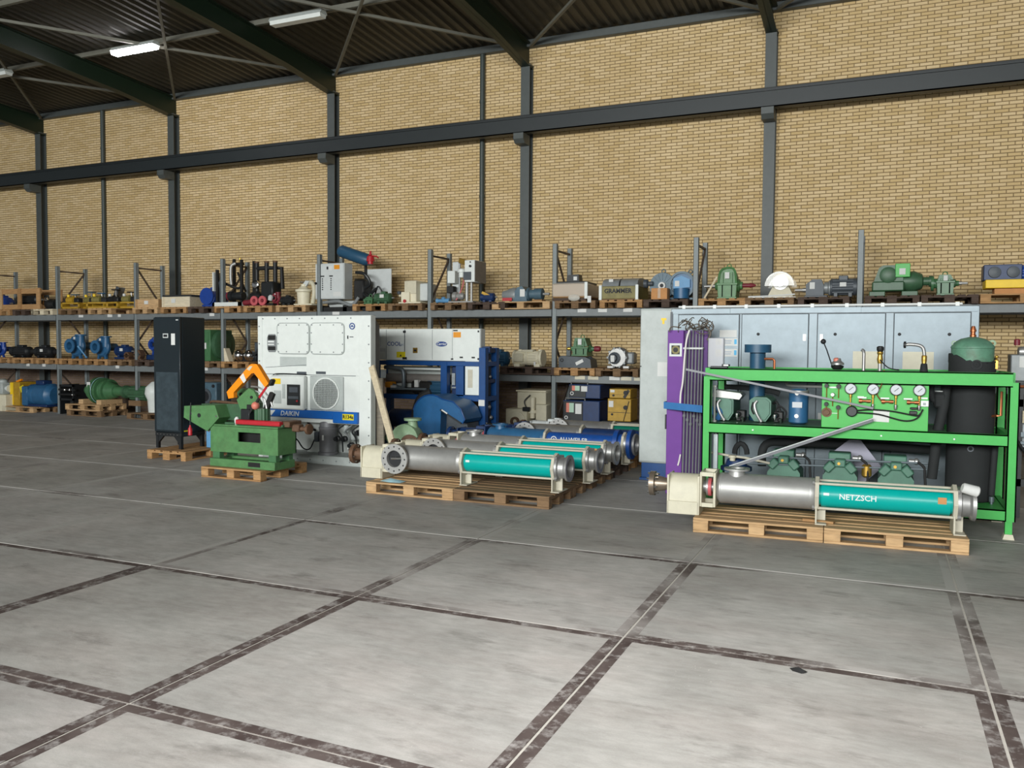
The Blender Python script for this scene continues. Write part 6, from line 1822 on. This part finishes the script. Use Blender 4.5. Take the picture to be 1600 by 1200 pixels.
# three cylinder block compressors low down
for k, cx in enumerate((2.49, 3.06, 3.60)):
    c = part('piston_compressor', MB().prism([(cx - .17, .28), (cx - .17, .46), (cx - .1, .56), (cx + .1, .56), (cx + .17, .46), (cx + .17, .28)], 'y', 6.45, 6.88), 'bitzer_green', t)
    for a in (-48, 0, 48):
        u = Vector((math.sin(math.radians(a)), 0, math.cos(math.radians(a))))
        m4 = Matrix.Translation(Vector((cx, 6.5, .46)) + u * .10) @ Matrix.Rotation(math.radians(a), 4, 'Y')
        part('cylinder_head', MB().box(-.055, .055, -.09, .09, 0, .085, .012, m4), 'bitzer_green', c)
    part('terminal_box', B(cx - .12, cx + .10, 6.52, 6.72, .56, .70, .01), 'bitzer_green', c)
    part('head_bolt', MB().cyl((cx - .01, 6.40, .60), (cx - .01, 6.43, .60), .016, n=8).cyl((cx + .04, 6.5, .63), (cx + .04, 6.515, .63), .01, n=8), 'brass', c)
    part('discharge_valve', MB().lathe((cx + .12, 6.55, .65), (1, 0, 0), [(0, .025), (.05, .025), (.06, .035), (.08, .035), (.1, .015)], 12), 'steel_dull', c)
    part('discharge_hose', MB().tube(smooth([(cx + .2, 6.5, .65), (cx + .26, 6.48, .6), (cx + .27, 6.46, .5), (cx + .28, 6.46, .36)]), .014, 8), 'rubber', c)
part('header_line', MB().cyl((1.85, 6.5, .605), (4.0, 6.5, .645), .011, n=8).cyl((2.1, 6.44, .54), (4.0, 6.48, .585), .010, n=8), 'galvanized', t)
part('suction_header', MB().tube(smooth([(2.2, 6.97, .45), (2.2, 6.97, .62), (2.27, 6.97, .72), (2.5, 6.97, .74), (3.3, 6.97, .75), (3.7, 6.97, .74), (4.0, 6.97, .73)], 4), .048, 10), 'insulation', t)
part('suction_loop', MB().tube([(1.99 + .07 * math.cos(a), 6.75, .60 + .12 * math.sin(a)) for a in [PI * k / 8 for k in range(9)]], .03, 8), 'insulation', t)
part('brass_filter', MB().lathe((3.32, 6.5, .46), (0, 0, 1), [(0, .03), (.02, .05), (.12, .05), (.14, .03)], 14), 'brass', t)
part('grey_strut', B(1.765, 1.815, 6.26, 6.30, .45, .87, .004), 'galv_dark', t)
part('strut_nut', MB().ball((1.79, 6.28, .875), .022), 'chrome', t)
part('fan_motor', MB().lathe((1.98, 6.5, .45), (0, 0, 1), [(0, .17), (.04, .17), (.06, .12), (.12, .1), (.14, .05)], 22), 'blue_dark', t)
part('tee_bar', MB().tube([(1.72, 6.42, .64), (1.95, 6.36, .62), (2.1, 6.36, .61), (2.35, 6.4, .56)], .013, 8), 'cream_dark', t)
part('tee_cap', MB().lathe((1.96, 6.36, .57), (0, 0, 1), [(0, .03), (.03, .03), (.035, .045), (.06, .045), (.065, .02)], 14), 'cream', t)
# black insulated tank with bare green dome
tk = part('tank', MB().lathe((4.28, 6.68, .27), (0, 0, 1), [(0, .19), (.02, .215), (.62, .215), (.63, .218), (.65, .218), (.66, .215), (1.42, .215)], 36), 'insulation', t)
n = 36
jm = MB()
jv = []
random.seed(3)
for i in range(n):
    a = 2 * PI * i / n
    hz = 1.735 + .03 * math.sin(a * 2 + 1.2) + random.uniform(-.015, .015) - .05 * max(0, math.cos(a + .5))
    for (r, z) in ((.218, 1.68), (.218, hz), (.198, hz), (.198, 1.68)):
        jv.append((4.28 + r * math.cos(a), 6.68 + r * math.sin(a), z))
jm.add(jv, [[i * 4 + q, i * 4 + (q + 1) % 4, ((i + 1) % n) * 4 + (q + 1) % 4, ((i + 1) % n) * 4 + q] for i in range(n) for q in range(4)])
part('torn_insulation', jm, 'insulation', tk)
part('tank_dome', MB().lathe((4.28, 6.68, 1.55), (0, 0, 1), [(0, .195), (.27, .195), (.275, .2), (.285, .2), (.30, .192), (.34, .16), (.37, .11), (.385, .05), (.39, .03)], 36), 'tank_green', tk)
part('dome_valve', MB().lathe((4.28, 6.68, 1.93), (0, 0, 1), [(0, .03), (.03, .03), (.035, .022), (.06, .022), (.065, .03), (.075, .03), (.12, .015)], 12), 'copper', tk)
part('lifting_lug', MB().ring((4.11, 6.66, 1.875), (0, -1, 0), .025, .014, .012, 14).ring((4.45, 6.66, 1.875), (0, -1, 0), .035, .015, .012, 14), 'green_pale', tk)
part('side_tap', MB().ball((4.49, 6.62, 1.74), .018).ball((4.49, 6.62, 1.70), .02).box(4.47, 4.5, 6.6, 6.64, 1.62, 1.7), 'brass', tk)
part('insulation_plug', MB().ring((4.30, 6.462, 1.66), (0, -1, 0), .05, .035, .006, 20).ring((4.30, 6.462, 1.66), (0, -1, 0), .018, .01, .008, 14), 'black_matte', tk)
part('tank_stud', MB().ring((4.27, 6.46, .82), (0, -1, 0), .03, .018, .01, 16), 'grey_dark', tk)
part('insulated_pipe', MB().tube([(4.04, 6.5, 1.46), (4.02, 6.46, 1.25), (3.97, 6.44, .98), (3.96, 6.44, .85), (3.93, 6.44, .5)], .048, 12), 'insulation', t)
part('pipe_elbow', MB().tube(smooth([(3.91, 6.5, 1.5), (3.90, 6.48, 1.38), (3.93, 6.47, 1.30), (4.0, 6.46, 1.28)]), .035, 10), 'insulation', t)
part('pipe_block', MB().box(3.93, 4.04, 6.42, 6.56, 1.22, 1.37, .02).cyl((3.98, 6.48, 1.37), (3.98, 6.48, 1.385), .06, n=14), 'insulation', t)
part('white_collar', CY((3.98, 6.48, 1.385), (3.98, 6.48, 1.392), .045, n=14), 'ink_white', t)
part('rear_pipe', CY((4.47, 6.5, .36), (4.49, 6.5, .88), .03, n=10), 'insulation', t)
part('rear_valve', MB().lathe((4.47, 6.48, .25), (0, 0, 1), [(0, .015), (.05, .015), (.05, .025), (.1, .025)], 10), 'galvanized', t)
part('copper_pipe', MB().tube([(4.44, 6.6, 1.14), (4.5, 6.5, 1.16), (4.53, 6.5, 1.16), (4.53, 6.5, 1.4)], .012, 8), 'copper', t)
# fittings standing on the top beam
part('vent_pipe', MB().tube([(3.265, 6.45, 1.50), (3.265, 6.45, 1.76), (3.26, 6.46, 1.79), (3.245, 6.47, 1.80)], .017, 10), 'steel_dull', t)
vv = part('valve_stack', CY((3.42, 6.45, 1.50), (3.42, 6.45, 1.70), .020, n=10), 'steel_dull', t)
part('valve_head', MB().lathe((3.42, 6.45, 1.66), (0, 0, 1), [(0, .022), (.04, .03), (.09, .022), (.1, .03), (.12, .03)], 12), 'brass', vv)
part('valve_cap', MB().lathe((3.42, 6.45, 1.78), (0, 0, 1), [(0, .025), (.02, .035), (.05, .035), (.06, .02)], 12), 'iron_dark', vv)
ve = part('elbow_pipe', MB().tube(smooth([(3.83, 6.45, 1.55), (3.83, 6.45, 1.76), (3.80, 6.45, 1.84), (3.70, 6.45, 1.86), (3.66, 6.45, 1.855)]), .018, 10), 'steel_dull', t)
part('brass_valve', MB().lathe((3.83, 6.45, 1.58), (0, 0, 1), [(0, .02), (.05, .03), (.08, .02), (.12, .026), (.16, .026), (.17, .02)], 12), 'brass', ve)
part('black_boot', MB().lathe((3.83, 6.45, 1.58), (0, 0, 1), [(0, .04), (.08, .03), (.09, .02)], 14), 'black_matte', ve)
part('end_flange', MB().lathe((3.66, 6.45, 1.855), (-1, 0, 0), [(0, .035), (.02, .035), (.025, .02)], 14), 'iron_dark', ve)
ac = part('level_switch', MB().lathe((3.01, 6.45, 1.59), (0, 0, 1), [(0, .04), (.02, .06), (.04, .065), (.05, .03)], 16), 'iron_dark', t)
part('switch_head', MB().lathe((3.01, 6.45, 1.64), (0, 0, 1), [(0, .065), (.02, .065), (.04, .04), (.07, .03)], 16), 'steel_dull', ac)
part('orange_cap', MB().lathe((3.0, 6.44, 1.675), (0, 0, 1), [(0, .03), (.03, .03), (.04, .015)], 12), 'sticker_red', ac)
part('lever', MB().tube([(2.96, 6.45, 1.62), (2.90, 6.45, 1.80), (2.87, 6.45, 1.87)], .007, 6).ball((2.865, 6.45, 1.885), .028), 'ink_black', ac)
part('thin_wire', MB().tube(smooth([(3.42, 6.4, 1.70), (3.5, 6.35, 1.62), (3.6, 6.3, 1.6)]), .006, 6), 'ink_black', t)
solo('clear_box', B(1.66, 1.83, 6.42, 6.52, 1.592, 1.92, .006), 'hazy_box', 'hazy pale plastic box on the left end of the green frame', 'box', (1.75, 6.47, 1.592))
t2 = thing('black_gadget', 'small flat black tray with white label on the green top beam', 'tray', (1.9, 6.18, 1.59), local=False)
part('tray', B(1.74, 1.92, 6.155, 6.21, 1.591, 1.612, .004), 'black_paint', t2)
part('end_piece', B(1.86, 1.94, 6.15, 6.21, 1.612, 1.635, .004), 'black_paint', t2)
part('label', B(1.88, 1.93, 6.146, 6.1495, 1.615, 1.632), 'ink_white', t2)
# loose bars and sheet leaning on the frame
solo('cable_duct', MB().bar((1.50, 6.04, 1.575), (3.37, 6.12, 1.215), .012, .022), 'rod_grey', 'thin long grey bar hanging slanted across the green frame', 'bar', (2.4, 6.08, 1.2))
t2 = thing('steel_profile', 'thick grey steel profile leaning from the pump up to the gauge panel', 'bar', (2.05, 6.05, .56), local=False)
part('profile', MB().bar((2.02, 5.80, .575), (3.37, 6.12, 1.10), .03, .035), 'rod_grey', t2)
part('groove', MB().bar((2.02, 5.785, .590), (3.37, 6.105, 1.115), .006, .008), 'grey_light', t2)
solo('lilac_plate', MB().add([(x, y, z) for (x, z) in ((2.96, .66), (3.20, .87), (3.47, .52), (3.25, .30)) for y in (6.90, 6.91)], [(0, 2, 4, 6), (1, 3, 5, 7), (0, 1, 3, 2), (2, 3, 5, 4), (4, 5, 7, 6), (6, 7, 1, 0)]), 'lilac_sheet',
     'pale lilac square sheet leaning cornerwise behind the low compressors', 'sheet', (3.2, 6.92, .28))

# ------------------------------------------------------------------ machine at the right edge
t = thing('condensing_unit', 'grey condensing unit with copper pipes at the right edge of the photo', 'cooling machine', (5.2, 7.6, 0), local=False)
part('frame', MB().box(4.78, 4.84, 7.4, 7.46, 0, 1.45).box(5.6, 5.66, 7.4, 7.46, 0, 1.45).box(4.78, 5.66, 7.4, 7.46, 1.20, 1.28).box(4.78, 5.66, 7.4, 7.46, .34, .42).box(4.78, 4.84, 8.1, 8.16, 0, 1.45).box(5.6, 5.66, 8.1, 8.16, 0, 1.45), 'black_paint', t)
part('top_plate', B(4.75, 5.7, 7.38, 8.18, 1.45, 1.47), 'black_paint', t)
tb = part('terminal_box', B(4.72, 4.94, 7.5, 7.75, 1.47, 1.76, .01), 'grey_machine', t)
part('box_tag', B(4.80, 4.86, 7.493, 7.4995, 1.62, 1.74), 'paper', tb)
part('gland', CY((4.90, 7.5, 1.55), (4.90, 7.47, 1.55), .022, n=10), 'brass', tb)
part('loop_cable', MB().tube(smooth([(4.95, 7.45, 1.60), (5.02, 7.42, 1.72), (5.06, 7.42, 1.62), (4.98, 7.42, 1.54), (5.1, 7.44, 1.62)]), .014, 8), 'ink_black', t)
part('silver_cover', MB().lathe((4.8, 7.6, 1.79), (1, .1, 0), [(0, .05), (.03, .06), (.2, .06), (.22, .04)], 14), 'steel_dull', t)
part('red_cap', MB().lathe((4.78, 7.55, 1.86), (0, 0, 1), [(0, .03), (.06, .03), (.07, .015)], 12), 'red_dark', t)
part('copper_pipe', MB().tube([(4.62, 7.38, 1.42), (5.5, 7.36, 1.42)], .016, 8), 'copper', t)
part('board', B(4.83, 5.6, 7.36, 7.38, 1.03, 1.16), 'wood_pale', t)
part('fin_block', B(4.84, 5.6, 7.5, 8.0, .75, 1.15, .01), 'galv_dark', t)
part('compressor', MB().lathe((5.12, 7.55, .42), (0, 0, 1), [(0, .14), (.05, .16), (.22, .16), (.28, .1), (.3, .03)], 20), 'grey_dark', t)
part('black_hose', MB().tube(smooth([(4.78, 7.36, .85), (4.86, 7.34, .72), (4.95, 7.34, .66), (5.05, 7.36, .75)]), .016, 8), 'rubber', t)
part('control_strip', MB().box(4.82, 5.3, 7.37, 7.4, .88, .93).box(4.82, 5.3, 7.37, 7.4, .80, .83), 'galvanized', t)

# small debris on the floor
solo('rubber_scrap', MB().add([(3.02, 1.86, .001), (3.07, 1.84, .001), (3.10, 1.88, .001), (3.06, 1.92, .001), (3.00, 1.90, .001), (3.05, 1.88, .022), (3.09, 1.85, .012)],
     [(0, 1, 5), (1, 6, 5), (6, 2, 5), (1, 2, 6), (2, 3, 5), (3, 4, 5), (4, 0, 5), (0, 4, 3, 2, 1)]), 'rubber', 'small black rubber scrap lying on the open floor', 'scrap', (3.05, 1.88, 0))
